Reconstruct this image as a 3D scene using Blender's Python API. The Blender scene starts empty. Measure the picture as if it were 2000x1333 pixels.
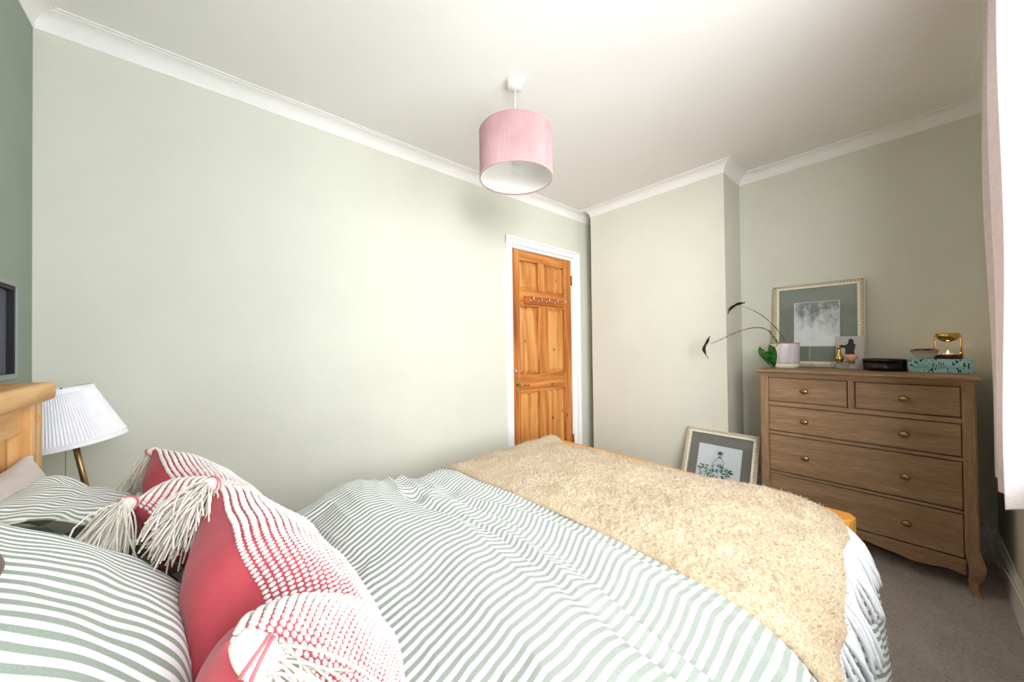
import bpy, bmesh, math, random
import numpy as np
from mathutils import Vector, Matrix
random.seed(7); RNG = np.random.default_rng(7)
S = bpy.context.scene
COL = S.collection
PI = math.pi

# ------------------------------------------------------------------ camera, world, light, exposure
cam_d = bpy.data.cameras.new('camera'); cam = bpy.data.objects.new('camera', cam_d); COL.objects.link(cam)
cam_d.sensor_width = 36; cam_d.lens = 683.56 * 36 / 2000; cam_d.clip_start = .01
Rr, Uu, Ff = Vector((.7521, -.6590, -.0123)), Vector((.0021, -.0162, .9999)), Vector((.6591, .7520, .0108))
cam.matrix_world = Matrix(((Rr.x, Uu.x, -Ff.x, .4929), (Rr.y, Uu.y, -Ff.y, .2905), (Rr.z, Uu.z, -Ff.z, 1.1778), (0, 0, 0, 1)))
S.camera = cam
w = bpy.data.worlds.new('daylight'); S.world = w; w.use_nodes = True
bg = w.node_tree.nodes['Background']; bg.inputs[0].default_value = (.95, .98, 1, 1); bg.inputs[1].default_value = 3.5
la = bpy.data.lights.new('window_front_offscreen', 'AREA'); la.shape = 'RECTANGLE'; la.size = 2.8; la.size_y = 1.3
la.energy = 118; la.color = (1, .995, .985); la.spread = math.radians(130)
lo = bpy.data.objects.new('window_front_offscreen', la); COL.objects.link(lo)
lo.location = (-.70, -1.20, 1.72)
lo.rotation_euler = (Vector((2.4, 1.0, 1.36)) - lo.location).to_track_quat('-Z', 'Y').to_euler()
S.cycles.max_bounces = 14; S.cycles.diffuse_bounces = 10
S.view_settings.view_transform = 'Standard'; S.view_settings.look = 'None'
S.view_settings.gamma = 1; S.view_settings.use_curve_mapping = False
S.view_settings.exposure = 1.3

# ------------------------------------------------------------------ helpers: materials
def srgb(r, g, b):
    f = lambda c: (c / 255 / 12.92) if c / 255 <= .04045 else ((c / 255 + .055) / 1.055) ** 2.4
    return (f(r), f(g), f(b), 1)
class Mat:
    def __init__(s, name, col=(.8, .8, .8, 1), rough=.6, metal=0, spec=.3):
        s.m = bpy.data.materials.new(name); s.m.use_nodes = True; s.t = s.m.node_tree
        s.b = s.t.nodes['Principled BSDF']; s.out = s.t.nodes['Material Output']
        s.b.inputs['Base Color'].default_value = col; s.b.inputs['Roughness'].default_value = rough
        s.b.inputs['Metallic'].default_value = metal; s.b.inputs['Specular IOR Level'].default_value = spec
    def n(s, typ, **kw):
        nd = s.t.nodes.new('ShaderNode' + typ)
        for k, v in kw.items():
            if k[0] == 'i' and k[1:].isdigit(): s.put(nd.inputs[int(k[1:])], v)
            elif k in nd.inputs.keys(): s.put(nd.inputs[k], v)
            else: setattr(nd, k, v)
        return nd
    def put(s, inp, v):
        if isinstance(v, bpy.types.NodeSocket): s.t.links.new(v, inp)
        else: inp.default_value = v
    def coord(s, kind='Object', scale=(1, 1, 1), rnd=0):
        o = s.n('TexCoord').outputs[kind]
        mp = s.n('Mapping', Scale=scale, Vector=o)
        if rnd:
            r = s.n('ObjectInfo').outputs['Random']
            c = s.n('CombineXYZ', X=s.math('MULTIPLY', r, rnd), Y=s.math('MULTIPLY', r, rnd * 1.7), Z=s.math('MULTIPLY', r, rnd * .6))
            mp.inputs['Location'].default_value = (0, 0, 0); s.put(mp.inputs['Location'], c.outputs[0])
        return mp.outputs[0]
    def noise(s, vec, scale, detail=3, rough=.55): return s.n('TexNoise', Vector=vec, Scale=scale, Detail=detail, Roughness=rough).outputs[0]
    def math(s, op, a, b=0.0, c=0.0):
        nd = s.t.nodes.new('ShaderNodeMath'); nd.operation = op
        for i, v in enumerate((a, b, c)): s.put(nd.inputs[i], v)
        return nd.outputs[0]
    def ramp(s, fac, *stops, interp='LINEAR'):
        nd = s.n('ValToRGB', Fac=fac); e = nd.color_ramp.elements; nd.color_ramp.interpolation = interp
        while len(e) > 2: e.remove(e[-1])
        for i, (p, c) in enumerate(stops):
            if i < 2: e[i].position = p; e[i].color = c
            else: q = e.new(p); q.color = c
        return nd.outputs[0]
    def mix(s, fac, a, b, mode='MIX'):
        nd = s.t.nodes.new('ShaderNodeMix'); nd.data_type = 'RGBA'; nd.blend_type = mode
        s.put(nd.inputs[0], fac); s.put(nd.inputs[6], a); s.put(nd.inputs[7], b); return nd.outputs[2]
    def bump(s, h, strength=.3, dist=.002):
        s.put(s.b.inputs['Normal'], s.n('Bump', Height=h, Strength=strength, Distance=dist).outputs[0])
    def col(s, c): s.put(s.b.inputs['Base Color'], c)
def g(v): return (v, v, v, 1)

def paint(name, c, var=.03, rough=.62):
    m = Mat(name, c, rough, 0, .25); v = m.coord()
    n1 = m.noise(v, 2.2, 3); n2 = m.noise(v, 220, 2)
    lo_ = tuple(x * (1 - var) for x in c[:3]) + (1,); hi = tuple(min(1, x * (1 + var)) for x in c[:3]) + (1,)
    m.col(m.ramp(n1, (.3, lo_), (.7, hi))); m.bump(n2, .10, .001); return m.m
def wood(name, light, mid, dark, axis='z', scale=1, knots=False, rough=.42, rnd=9, contrast=1, spec=.35):
    m = Mat(name, mid, rough, 0, spec)
    k = {'x': (.09, 1, 1), 'y': (1, .09, 1), 'z': (1, 1, .09)}[axis]
    v = m.coord('Object', tuple(q * scale for q in k), rnd)
    band = m.noise(v, 16, 3, .5); fine = m.noise(v, 110, 4, .7)
    wv = m.n('TexWave', Vector=v, Scale=5, Distortion=14, Detail=2, i4=1.2); wv.bands_direction = 'DIAGONAL'
    f = m.math('ADD', m.math('MULTIPLY', band, .62 * contrast), m.math('MULTIPLY', fine, .9 - .62 * contrast))
    f = m.math('ADD', f, m.math('MULTIPLY', m.math('SUBTRACT', wv.outputs[1], .5), .16 * contrast))
    c = m.ramp(f, (.28, light), (.46, mid), (.72, dark))
    if knots:
        kk = {'x': (.55, 1, 1), 'y': (1, .55, 1), 'z': (1, 1, .55)}[axis]
        v2 = m.coord('Object', kk, rnd)
        vo = m.n('TexVoronoi', Vector=v2, Scale=9, Randomness=1.0)
        kf = m.ramp(m.math('ADD', vo.outputs[0], m.math('MULTIPLY', m.noise(v2, 40, 2), .05)), (.075, g(1)), (.15, g(0)))
        c = m.mix(m.math('MULTIPLY', kf, .9), c, srgb(70, 35, 12))
    m.col(c); m.bump(f, .12, .001); return m.m
def fabric(name, c, c2=None, scale=600, bump=.25, rough=.9):
    m = Mat(name, c, rough, 0, .1); v = m.coord()
    a = m.noise(v, scale, 2); b = m.noise(v, 14, 3)
    c2 = c2 or tuple(x * .86 for x in c[:3]) + (1,)
    m.col(m.ramp(m.math('ADD', m.math('MULTIPLY', a, .5), m.math('MULTIPLY', b, .5)), (.35, c2), (.65, c)))
    m.bump(a, bump, .0008)
    m.b.inputs['Sheen Weight'].default_value = .15; return m.m
def stripe_mat(name, grey, white, pitch=.0215):
    m = Mat(name, white, .88, 0, .1)
    uv = m.n('TexCoord').outputs['UV']; sp = m.n('SeparateXYZ', Vector=uv)
    wob = m.noise(m.n('Mapping', Vector=uv, Scale=(14, 60, 1)).outputs[0], 1, 2)
    vv = m.math('ADD', sp.outputs[1], m.math('MULTIPLY', m.math('SUBTRACT', wob, .5), .0022))
    fr = m.math('FRACT', m.math('DIVIDE', vv, pitch))
    tri = m.math('ABSOLUTE', m.math('SUBTRACT', fr, .5))
    f = m.ramp(tri, (.225, g(1)), (.265, g(0)))
    th = m.noise(m.n('Mapping', Vector=uv, Scale=(1600, 300, 1)).outputs[0], 1, 2)
    th2 = m.noise(m.n('Mapping', Vector=uv, Scale=(300, 1600, 1)).outputs[0], 1, 2)
    t = m.math('ADD', m.math('MULTIPLY', th, .5), m.math('MULTIPLY', th2, .5))
    gr = m.ramp(t, (.35, tuple(x * .82 for x in grey[:3]) + (1,)), (.65, tuple(min(1, x * 1.15) for x in grey[:3]) + (1,)))
    m.col(m.mix(f, white, gr)); m.bump(t, .18, .0006)
    m.b.inputs['Sheen Weight'].default_value = .1; return m.m
def glassy(name, c=(.9, .95, .93, 1), rough=.02):
    m = Mat(name); t = m.t; t.nodes.remove(m.b)
    tr = m.n('BsdfTransparent', Color=c); gl = m.n('BsdfGlossy', Color=(1, 1, 1, 1), Roughness=rough)
    lw = m.n('LayerWeight', Blend=.25)
    mx = m.n('MixShader', i0=m.math('ADD', m.math('MULTIPLY', lw.outputs[0], .45), .03), i1=tr.outputs[0], i2=gl.outputs[0])
    t.links.new(mx.outputs[0], m.out.inputs[0]); return m.m
def simple(name, c, rough=.5, metal=0, spec=.4): return Mat(name, c, rough, metal, spec).m

X = {}
SAGE = srgb(210, 210, 198)
X['wall'] = paint('sage_paint', SAGE)
X['wallc'] = paint('dark_sage_paint', srgb(142, 153, 140), .05)
X['white'] = paint('white_ceiling_paint', srgb(233, 231, 229), .01, .7)
X['gloss'] = paint('white_gloss_paint', srgb(235, 234, 234), .01, .3)
PL, PM, PD = srgb(204, 140, 74), srgb(180, 108, 48), srgb(130, 66, 22)
for a in 'xyz': X['pine_' + a] = wood('knotty_pine_' + a, PL, PM, PD, a, 1, True, .38)
X['pine_pale'] = wood('pale_pine_panel', srgb(214, 156, 90), srgb(194, 128, 64), srgb(150, 84, 34), 'z', 1, True, .38)
X['pine_red'] = wood('orange_pine', srgb(196, 116, 50), srgb(172, 92, 34), srgb(120, 58, 20), 'x', 1, False, .4)
for a in 'yz': X['oak_' + a] = wood('oak_' + a, srgb(226, 184, 128), srgb(205, 156, 96), srgb(168, 112, 58), a, 1.3, False, .5)
X['honey'] = wood('honey_pine', srgb(236, 176, 88), srgb(222, 152, 62), srgb(190, 116, 40), 'y', 1, False, .4, contrast=.6)
for a in 'yz': X['walnut_' + a] = wood('brushed_brown_wood_' + a, srgb(170, 141, 114), srgb(147, 118, 91), srgb(116, 89, 65), a, 1.6, False, .55, contrast=.45, spec=.2)
X['gap'] = simple('dark_recess', srgb(40, 30, 24), .9)
X['brass'] = simple('aged_brass', srgb(160, 134, 96), .36, 1)
X['gold'] = simple('polished_brass', srgb(205, 170, 100), .14, 1)
X['chrome'] = simple('chrome', srgb(205, 208, 212), .15, 1)
X['duvet'] = stripe_mat('striped_linen', srgb(150, 157, 149), srgb(240, 240, 243))
X['pillow_st'] = stripe_mat('striped_pillow_linen', srgb(146, 157, 146), srgb(238, 238, 242), .0215)
X['pillow_in'] = stripe_mat('striped_pillow_lining', srgb(122, 132, 108), srgb(190, 190, 180), .05)
X['greige'] = fabric('greige_cotton', srgb(203, 193, 190))
X['sheet'] = fabric('white_sheet', srgb(226, 226, 226))
X['red'] = fabric('raspberry_cotton', srgb(182, 78, 86), srgb(166, 64, 74), 700, .15)
X['yarn'] = fabric('white_yarn', srgb(228, 224, 222), srgb(212, 204, 202), 900, .4)
X['tyarn'] = fabric('cream_tassel_yarn', srgb(228, 223, 214), srgb(208, 199, 186), 260, .6)
X['cordred'] = fabric('pink_cord', srgb(196, 110, 116))
X['fringe'] = fabric('white_wool_fringe', srgb(232, 232, 236), srgb(214, 214, 220), 500, .6)
X['curtain'] = None
X['brown'] = fabric('brown_plush', srgb(112, 88, 74), srgb(84, 64, 54), 300, .5)
X['black'] = simple('black_lacquer', srgb(14, 14, 15), .25)
X['navy'] = fabric('navy_linen', srgb(66, 70, 86), srgb(52, 56, 70), 400, .2)
X['blackm'] = simple('matt_black', srgb(20, 20, 24), .6)
X['greyframe'] = simple('grey_frame_paint', srgb(146, 148, 146), .5)
X['glass'] = glassy('clear_glass', (.97, .985, .98, 1))
X['pane'] = glassy('window_glass', (.98, .99, .99, 1))
X['plastic'] = simple('white_plastic', srgb(226, 224, 220), .35)
X['lampwhite'] = fabric('pleated_white_fabric', srgb(244, 244, 248), srgb(232, 232, 238), 400, .1)
X['bulb'] = simple('opal_bulb', srgb(240, 240, 240), .2)

def m_curtain():
    m = Mat('pink_curtain_linen', srgb(226, 210, 210), .9, 0, .1); v = m.coord('Object', (1, 1, 1))
    h = m.noise(m.n('Mapping', Vector=v, Scale=(60, 60, 700)).outputs[0], 1, 2)
    q = m.noise(m.n('Mapping', Vector=v, Scale=(700, 700, 60)).outputs[0], 1, 2)
    t = m.math('ADD', m.math('MULTIPLY', h, .6), m.math('MULTIPLY', q, .4))
    m.col(m.ramp(t, (.36, srgb(208, 194, 192)), (.62, srgb(230, 222, 221)))); m.bump(t, .3, .001)
    tl = m.n('BsdfTranslucent', Color=srgb(235, 224, 222))
    mx = m.n('MixShader', i0=.25, i1=m.b.outputs[0], i2=tl.outputs[0]); m.t.links.new(mx.outputs[0], m.out.inputs[0]); return m.m
X['curtain'] = m_curtain()
def m_carpet():
    m = Mat('grey_carpet', srgb(150, 143, 138), .95, 0, .05); v = m.coord()
    a = m.noise(v, 170, 4, .75); b = m.noise(v, 5, 4); c = m.noise(v, 60, 3)
    f = m.math('ADD', m.math('MULTIPLY', a, .5), m.math('ADD', m.math('MULTIPLY', b, .25), m.math('MULTIPLY', c, .25)))
    m.col(m.ramp(f, (.32, srgb(154, 147, 142)), (.5, srgb(206, 198, 192)), (.68, srgb(236, 229, 222))))
    m.bump(m.math('ADD', a, m.math('MULTIPLY', c, .8)), 1, .010); return m.m
X['carpet'] = m_carpet()
def m_throw():
    m = Mat('beige_boucle_wool', srgb(214, 190, 158), .95, 0, .05); v = m.coord()
    a = m.noise(v, 190, 3, .7); b = m.noise(v, 9, 3)
    f = m.math('ADD', m.math('MULTIPLY', a, .7), m.math('MULTIPLY', b, .3))
    m.col(m.ramp(f, (.34, srgb(158, 136, 110)), (.5, srgb(189, 168, 139)), (.66, srgb(214, 198, 175))))
    m.bump(a, .6, .003); m.b.inputs['Sheen Weight'].default_value = .3; return m.m
X['throw'] = m_throw()
def m_cord():
    m = Mat('pink_corduroy', srgb(206, 158, 160), .85, 0, .1); v = m.coord('Object')
    b = m.noise(v, 7, 4); c = m.noise(v, 300, 2)
    f = m.math('ADD', m.math('MULTIPLY', b, .7), m.math('MULTIPLY', c, .3))
    m.col(m.ramp(f, (.35, srgb(160, 122, 124)), (.65, srgb(178, 141, 143))))
    m.b.inputs['Sheen Weight'].default_value = .6; return m.m
X['cord'] = m_cord()
def m_teal():
    m = Mat('teal_patterned_paper', srgb(140, 186, 188), .5); v = m.coord('Object', (1, 1, 1))
    wv = m.noise(m.n('Mapping', Vector=v, Scale=(150, 150, 55), Rotation=(.6, .3, .4)).outputs[0], 1, 1, .4)
    n2 = m.noise(v, 26, 2)
    f = m.ramp(m.math('ADD', m.math('MULTIPLY', wv, .7), m.math('MULTIPLY', n2, .3)), (.57, g(0)), (.60, g(1)))
    m.col(m.mix(f, m.ramp(n2, (.3, srgb(138, 190, 194)), (.7, srgb(178, 218, 218))), srgb(28, 62, 72))); return m.m
X['teal'] = m_teal()
def m_glaze():
    m = Mat('lilac_white_glaze', srgb(222, 215, 220), .18, 0, .5); v = m.coord('Object', (40, 40, 4))
    m.col(m.ramp(m.noise(v, 1, 3), (.35, srgb(206, 196, 208)), (.65, srgb(230, 226, 228)))); return m.m
X['glaze'] = m_glaze()
X['terracotta'] = simple('terracotta_rim', srgb(190, 128, 100), .6)
X['stone'] = simple('cream_stoneware', srgb(222, 212, 192), .7)
X['soil'] = fabric('potting_soil', srgb(52, 38, 28), srgb(30, 22, 16), 200, 1)
def m_leaf():
    m = Mat('green_leaf', srgb(40, 92, 30), .3, 0, .4); v = m.coord()
    m.col(m.ramp(m.noise(v, 30, 3), (.35, srgb(20, 62, 22)), (.68, srgb(64, 130, 40)))); return m.m
X['leaf'] = m_leaf()
X['leafd'] = simple('dark_green_leaf', srgb(48, 68, 40), .4)
def m_stem():
    m = Mat('mottled_stem', srgb(150, 140, 84), .5); v = m.coord()
    m.col(m.ramp(m.noise(v, 130, 2), (.45, srgb(62, 56, 34)), (.55, srgb(170, 160, 100)))); return m.m
X['stem'] = m_stem()
def m_frame():
    m = Mat('distressed_ivory_frame', srgb(228, 224, 208), .55); v = m.coord()
    m.col(m.ramp(m.noise(v, 160, 4), (.34, srgb(196, 184, 160)), (.5, srgb(230, 226, 212)), (.8, srgb(242, 239, 230)))); return m.m
X['ivory'] = m_frame()
X['patina'] = simple('antique_patina', srgb(170, 154, 124), .7)
X['mount1'] = fabric('sage_grey_mount', srgb(136, 138, 128), srgb(126, 128, 118), 500, .1)
X['mount2'] = fabric('taupe_mount', srgb(116, 112, 104), srgb(106, 102, 94), 500, .1)
def m_art():
    m = Mat('abstract_grey_print', srgb(200, 200, 202), .5); v = m.coord('Generated')
    sp = m.n('SeparateXYZ', Vector=v)
    n = m.noise(m.n('Mapping', Vector=v, Scale=(2, 4.5, 4.5)).outputs[0], 1, 5, .6)
    f = m.math('ADD', m.math('MULTIPLY', n, 1.2), m.math('MULTIPLY', sp.outputs[2], -.62))
    m.col(m.ramp(f, (.0, srgb(128, 132, 132)), (.14, srgb(180, 178, 180)), (.3, srgb(216, 214, 218)), (.5, srgb(230, 229, 232)))); return m.m
X['art'] = m_art()
X['paper'] = simple('white_paper', srgb(214, 214, 222), .6)
def m_card():
    m = Mat('grey_speckled_print', srgb(190, 186, 182), .6); v = m.coord()
    m.col(m.ramp(m.noise(v, 300, 3), (.4, srgb(150, 144, 140)), (.6, srgb(205, 201, 198)))); return m.m
X['card'] = m_card()
X['ink'] = simple('charcoal_ink', srgb(52, 48, 46), .7)
X['greenink'] = simple('green_ink', srgb(58, 110, 96), .7)
X['greenpale'] = simple('pale_green_ink', srgb(132, 168, 156), .7)
X['darkwood'] = wood('dark_red_wood', srgb(84, 40, 30), srgb(58, 24, 18), srgb(36, 14, 12), 'y', 1, False, .35)
X['peach'] = simple('peach_cap', srgb(216, 164, 126), .3)
def m_shell():
    m = Mat('mother_of_pearl', srgb(200, 198, 192), .22, 0, .6); v = m.coord('Object'); sp = m.n('SeparateXYZ', Vector=v)
    f = m.math('ADD', m.math('MULTIPLY', sp.outputs[2], 18), m.math('MULTIPLY', m.noise(v, 30, 2), .25))
    m.col(m.ramp(f, (.5, srgb(226, 223, 218)), (.9, srgb(190, 184, 178)), (1.0, srgb(70, 62, 58)))); return m.m
X['shell'] = m_shell()
m = Mat('candle_flame', (1, .6, .2, 1), .5); m.b.inputs['Emission Color'].default_value = (1, .5, .14, 1); m.b.inputs['Emission Strength'].default_value = 18; X['flame'] = m.m
X['wax'] = simple('tealight_wax', srgb(232, 214, 196), .4)

# ------------------------------------------------------------------ helpers: geometry
def link(name, me, mat, parent=None, smooth=False):
    o = bpy.data.objects.new(name, me); COL.objects.link(o)
    if mat is not None: me.materials.append(X[mat] if isinstance(mat, str) else mat)
    if smooth: me.shade_smooth()
    if parent: o.parent = parent
    return o
def obj(name, bm, mat, parent=None, smooth=False, loc=None, world=True):
    """bm in world coordinates (world=True) becomes a mesh under parent; loc gives a top-level mesh its own origin"""
    off = Vector((0, 0, 0))
    if world:
        if loc is not None: off = Vector(loc)
        p = parent
        while p is not None: off += Vector(p.location); p = p.parent
    if off.length: bmesh.ops.translate(bm, verts=bm.verts, vec=-off)
    bmesh.ops.recalc_face_normals(bm, faces=bm.faces)
    me = bpy.data.meshes.new(name); bm.to_mesh(me); bm.free()
    o = link(name, me, mat, parent, smooth)
    if loc is not None: o.location = loc if parent is None else Vector(loc)
    return o
def tag(o, label=None, cat=None, group=None, kind=None):
    for k, v in (('label', label), ('category', cat), ('group', group), ('kind', kind)):
        if v: o[k] = v
    return o
def thing(name, label, cat, loc=(0, 0, 0), group=None, kind=None):
    o = bpy.data.objects.new(name, None); COL.objects.link(o); o.location = loc; o.empty_display_size = .05
    return tag(o, label, cat, group, kind)
def B(): return bmesh.new()
def box(bm, x0, x1, y0, y1, z0, z1, bev=0, seg=2):
    r = bmesh.ops.create_cube(bm, size=1); vs = r['verts']
    for v in vs: v.co = Vector(((x0 + x1) / 2 + v.co.x * (x1 - x0), (y0 + y1) / 2 + v.co.y * (y1 - y0), (z0 + z1) / 2 + v.co.z * (z1 - z0)))
    if bev:
        es = {e for v in vs for e in v.link_edges}
        bmesh.ops.bevel(bm, geom=list(es), offset=bev, segments=seg, profile=.5, affect='EDGES')
    return bm
def bx(*a, **k): return box(B(), *a, **k)
def lathe(prof, c=(0, 0, 0), seg=32, bm=None, sx=1, sy=1, cap=True):
    bm = bm or B(); rings = []
    for r, z in prof:
        rings.append([bm.verts.new((c[0] + r * sx * math.cos(2 * PI * k / seg), c[1] + r * sy * math.sin(2 * PI * k / seg), c[2] + z)) for k in range(seg)])
    for a, b in zip(rings, rings[1:]):
        for k in range(seg): bm.faces.new((a[k], a[(k + 1) % seg], b[(k + 1) % seg], b[k]))
    if cap:
        for rg in (rings[0], rings[-1]):
            try: bm.faces.new(rg)
            except Exception: pass
    return bm
def tube(pts, rad, seg=8, bm=None, cap=True, flat=1):
    bm = bm or B(); P = [Vector(p) for p in pts]; n = len(P)
    R = [float(q) for q in rad] if hasattr(rad, '__len__') else [float(rad)] * n
    rings = []; prev = None
    for i in range(n):
        d = (P[min(i + 1, n - 1)] - P[max(i - 1, 0)]).normalized()
        if prev is None: a = d.orthogonal().normalized()
        else: a = (prev - d * prev.dot(d)).normalized()
        prev = a; b = d.cross(a)
        rings.append([bm.verts.new(P[i] + R[i] * (a * math.cos(2 * PI * k / seg) + b * flat * math.sin(2 * PI * k / seg))) for k in range(seg)])
    for a, b in zip(rings, rings[1:]):
        for k in range(seg): bm.faces.new((a[k], a[(k + 1) % seg], b[(k + 1) % seg], b[k]))
    if cap: bm.faces.new(rings[0]); bm.faces.new(rings[-1])
    return bm
def prism(poly, axis, a0, a1, bm=None):
    """poly: 2d points in the plane across axis ('x': (y,z), 'y': (x,z), 'z': (x,y))"""
    bm = bm or B()
    f = {'x': lambda p, a: (a, p[0], p[1]), 'y': lambda p, a: (p[0], a, p[1]), 'z': lambda p, a: (p[0], p[1], a)}[axis]
    A = [bm.verts.new(f(p, a0)) for p in poly]; C = [bm.verts.new(f(p, a1)) for p in poly]; n = len(poly)
    bm.faces.new(A); bm.faces.new(C[::-1])
    for k in range(n): bm.faces.new((A[k], A[(k + 1) % n], C[(k + 1) % n], C[k]))
    return bm
def spline(pts, n):
    P = np.array(pts, float); m = len(P); out = []
    for t in np.linspace(0, m - 1, n):
        i = min(int(t), m - 2); f = t - i
        p0, p1, p2, p3 = P[max(i - 1, 0)], P[i], P[i + 1], P[min(i + 2, m - 1)]
        out.append(.5 * ((2 * p1) + (-p0 + p2) * f + (2 * p0 - 5 * p1 + 4 * p2 - p3) * f * f + (-p0 + 3 * p1 - 3 * p2 + p3) * f ** 3))
    return np.array(out)
def np_mesh(name, V, F, mat, parent=None, uv=None, smooth=True, origin=(0, 0, 0)):
    """V (n,3) world coords, F (m,k) faces"""
    V = np.asarray(V, np.float32) - np.asarray(origin, np.float32); F = np.asarray(F, np.int32)
    me = bpy.data.meshes.new(name); k = F.shape[1]
    me.vertices.add(len(V)); me.vertices.foreach_set('co', V.ravel())
    me.loops.add(F.size); me.loops.foreach_set('vertex_index', F.ravel())
    me.polygons.add(len(F)); me.polygons.foreach_set('loop_start', np.arange(len(F), dtype=np.int32) * k)
    if uv is not None:
        l = me.uv_layers.new(name='UVMap'); l.data.foreach_set('uv', np.asarray(uv, np.float32)[F.ravel()].ravel())
    me.update(calc_edges=True); me.validate()
    return link(name, me, mat, parent, smooth)
def grid_faces(nu, nv):
    i, j = np.meshgrid(np.arange(nu - 1), np.arange(nv - 1), indexing='ij'); a = (i * nv + j).ravel()
    return np.stack([a, a + nv, a + nv + 1, a + 1], 1)
def waves(seed, n, kmin, kmax, dirv=None, spread=.3):
    """smooth random 2-d field from a sum of sines"""
    r = np.random.default_rng(seed); ks = r.uniform(kmin, kmax, n)
    th = r.uniform(0, 2 * PI, n) if dirv is None else dirv + r.normal(0, spread, n)
    ph = r.uniform(0, 2 * PI, n)
    def f(x, y):
        o = 0
        for k, t, p in zip(ks, th, ph): o = o + np.sin(k * (np.cos(t) * x + np.sin(t) * y) + p)
        return o / math.sqrt(n)
    return f
def sstep(a, b, x):
    t = np.clip((x - a) / (b - a), 0, 1); return t * t * (3 - 2 * t)

# ------------------------------------------------------------------ the setting
YA, H, CD, CP = 2.482, 2.4836, .072, .069
XB, Y1, Y2, XE = 3.328, 2.339, 1.1715, 3.681
DX0, DX1, DH = 2.426, 3.189, 1.99
def struct(o, label): return tag(o, label, None, None, 'structure')
struct(obj('floor', bx(-.1, XE + .1, -.1, YA + .1, -.1, 0), 'carpet', loc=(0, 0, 0)), 'grey carpet floor')
struct(obj('ceiling', bx(-.1, XE + .1, -.1, YA + .1, H, H + .1), 'white', loc=(0, 0, H)), 'plain white painted ceiling')
struct(obj('wall_left', bx(-.1, 0, -.1, YA + .1, 0, H), 'wallc', loc=(0, 0, 0)), 'dark sage green painted wall behind the headboard')
b = bx(0, DX0 - .03, YA, YA + .1, 0, H); box(b, DX1 + .03, XE, YA, YA + .1, 0, H); box(b, DX0 - .03, DX1 + .03, YA, YA + .1, DH + .03, H)
struct(obj('wall_back', b, 'wall', loc=(0, YA, 0)), 'long pale sage green wall with the pine door')
struct(obj('wall_right', bx(XE, XE + .1, -.1, YA + .1, 0, H), 'wall', loc=(XE, 0, 0)), 'pale sage green wall of the alcove behind the chest')
struct(obj('wall_chimney_breast', bx(XB, XE, Y2, Y1, 0, H), 'wall', loc=(XB, Y2, 0)), 'projecting pale sage green chimney breast')
WX0, WX1, WZ0, WZ1 = .25, 2.36, .80, 2.24
b = bx(0, WX0, -.1, 0, 0, H); box(b, WX1, XE, -.1, 0, 0, H); box(b, WX0, WX1, -.1, 0, 0, WZ0); box(b, WX0, WX1, -.1, 0, WZ1, H)
struct(obj('wall_front', b, 'wall', loc=(0, 0, 0)), 'pale sage green wall around the window')
# window
wn = struct(thing('window_1', None, None, (WX0, -.06, WZ0)), 'white framed window behind the pink curtain')
b = bx(WX0, WX1, -.09, -.03, WZ0, WZ0 + .06); box(b, WX0, WX1, -.09, -.03, WZ1 - .06, WZ1); box(b, WX0, WX0 + .06, -.09, -.03, WZ0, WZ1); box(b, WX1 - .06, WX1, -.09, -.03, WZ0, WZ1)
obj('window_frame', b, 'gloss', wn)
for k in (1, 2):
    xm = WX0 + (WX1 - WX0) * k / 3; obj('mullion', bx(xm - .03, xm + .03, -.085, -.035, WZ0 + .06, WZ1 - .06), 'gloss', wn)
for k in range(3):
    xa = WX0 + (WX1 - WX0) * k / 3; obj('pane', bx(xa + .03, xa + (WX1 - WX0) / 3 - .03, -.062, -.058, WZ0 + .05, WZ1 - .05), 'pane', wn)
obj('window_sill', bx(WX0 - .04, WX1 + .04, -.03, .03, WZ0 - .03, WZ0, bev=.005), 'gloss', wn)
# coved cornice swept round the room
def sweep(path, prof, closed, bm):
    n = len(path); rings = []
    for i in range(n):
        p = Vector(path[i]); a = Vector(path[i - 1]) if (closed or i) else None; c = Vector(path[(i + 1) % n]) if (closed or i < n - 1) else None
        d1 = (p - a).normalized() if a is not None else (c - p).normalized(); d2 = (c - p).normalized() if c is not None else d1
        n1, n2 = Vector((-d1.y, d1.x)), Vector((-d2.y, d2.x)); mt = n1 + n2; mt = mt / (mt.dot(n1))
        rings.append([bm.verts.new((p.x + mt.x * q, p.y + mt.y * q, z)) for q, z in prof])
    for i in range(n if closed else n - 1):
        A, C = rings[i], rings[(i + 1) % n]
        for k in range(len(prof) - 1): bm.faces.new((A[k], A[k + 1], C[k + 1], C[k]))
    return bm
prof = [(-.002, H - CD), (.003, H - CD), (.004, H - CD + .006)]
for t in np.linspace(0, PI / 2, 9): prof.append((.004 + (CP - .016) * (1 - math.cos(t)), H - CD + .006 + (CD - .016) * math.sin(t)))
prof += [(CP - .012, H - .006), (CP, H - .006), (CP, H + .002)]
outline = [(0, 0), (XE, 0), (XE, Y2), (XB, Y2), (XB, Y1), (XE, Y1), (XE, YA), (0, YA)]
struct(obj('trim_1', sweep(outline, prof, True, B()), 'white', loc=(0, 0, H)), 'white coved cornice with a thin bead')
sp = [(0, 0), (.018, 0), (.018, .125), (.014, .135), (.010, .14), (.008, .15), (0, .152)]
def base(name, pth, label): struct(obj(name, sweep(pth, sp, False, B()), 'gloss', loc=(pth[0][0], pth[0][1], 0)), label)
base('baseboard_front', [(0, 0), (XE, 0)], 'white skirting board under the window')
base('baseboard_right', [(XE, 0), (XE, Y2), (XB, Y2), (XB, Y1), (XE, Y1)], 'white skirting board round the chimney breast')
base('baseboard_back', [(2.35, YA), (0, YA)], 'white skirting board along the long wall')
base('baseboard_left', [(0, YA), (0, 0)], 'white skirting board behind the bed')
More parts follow.
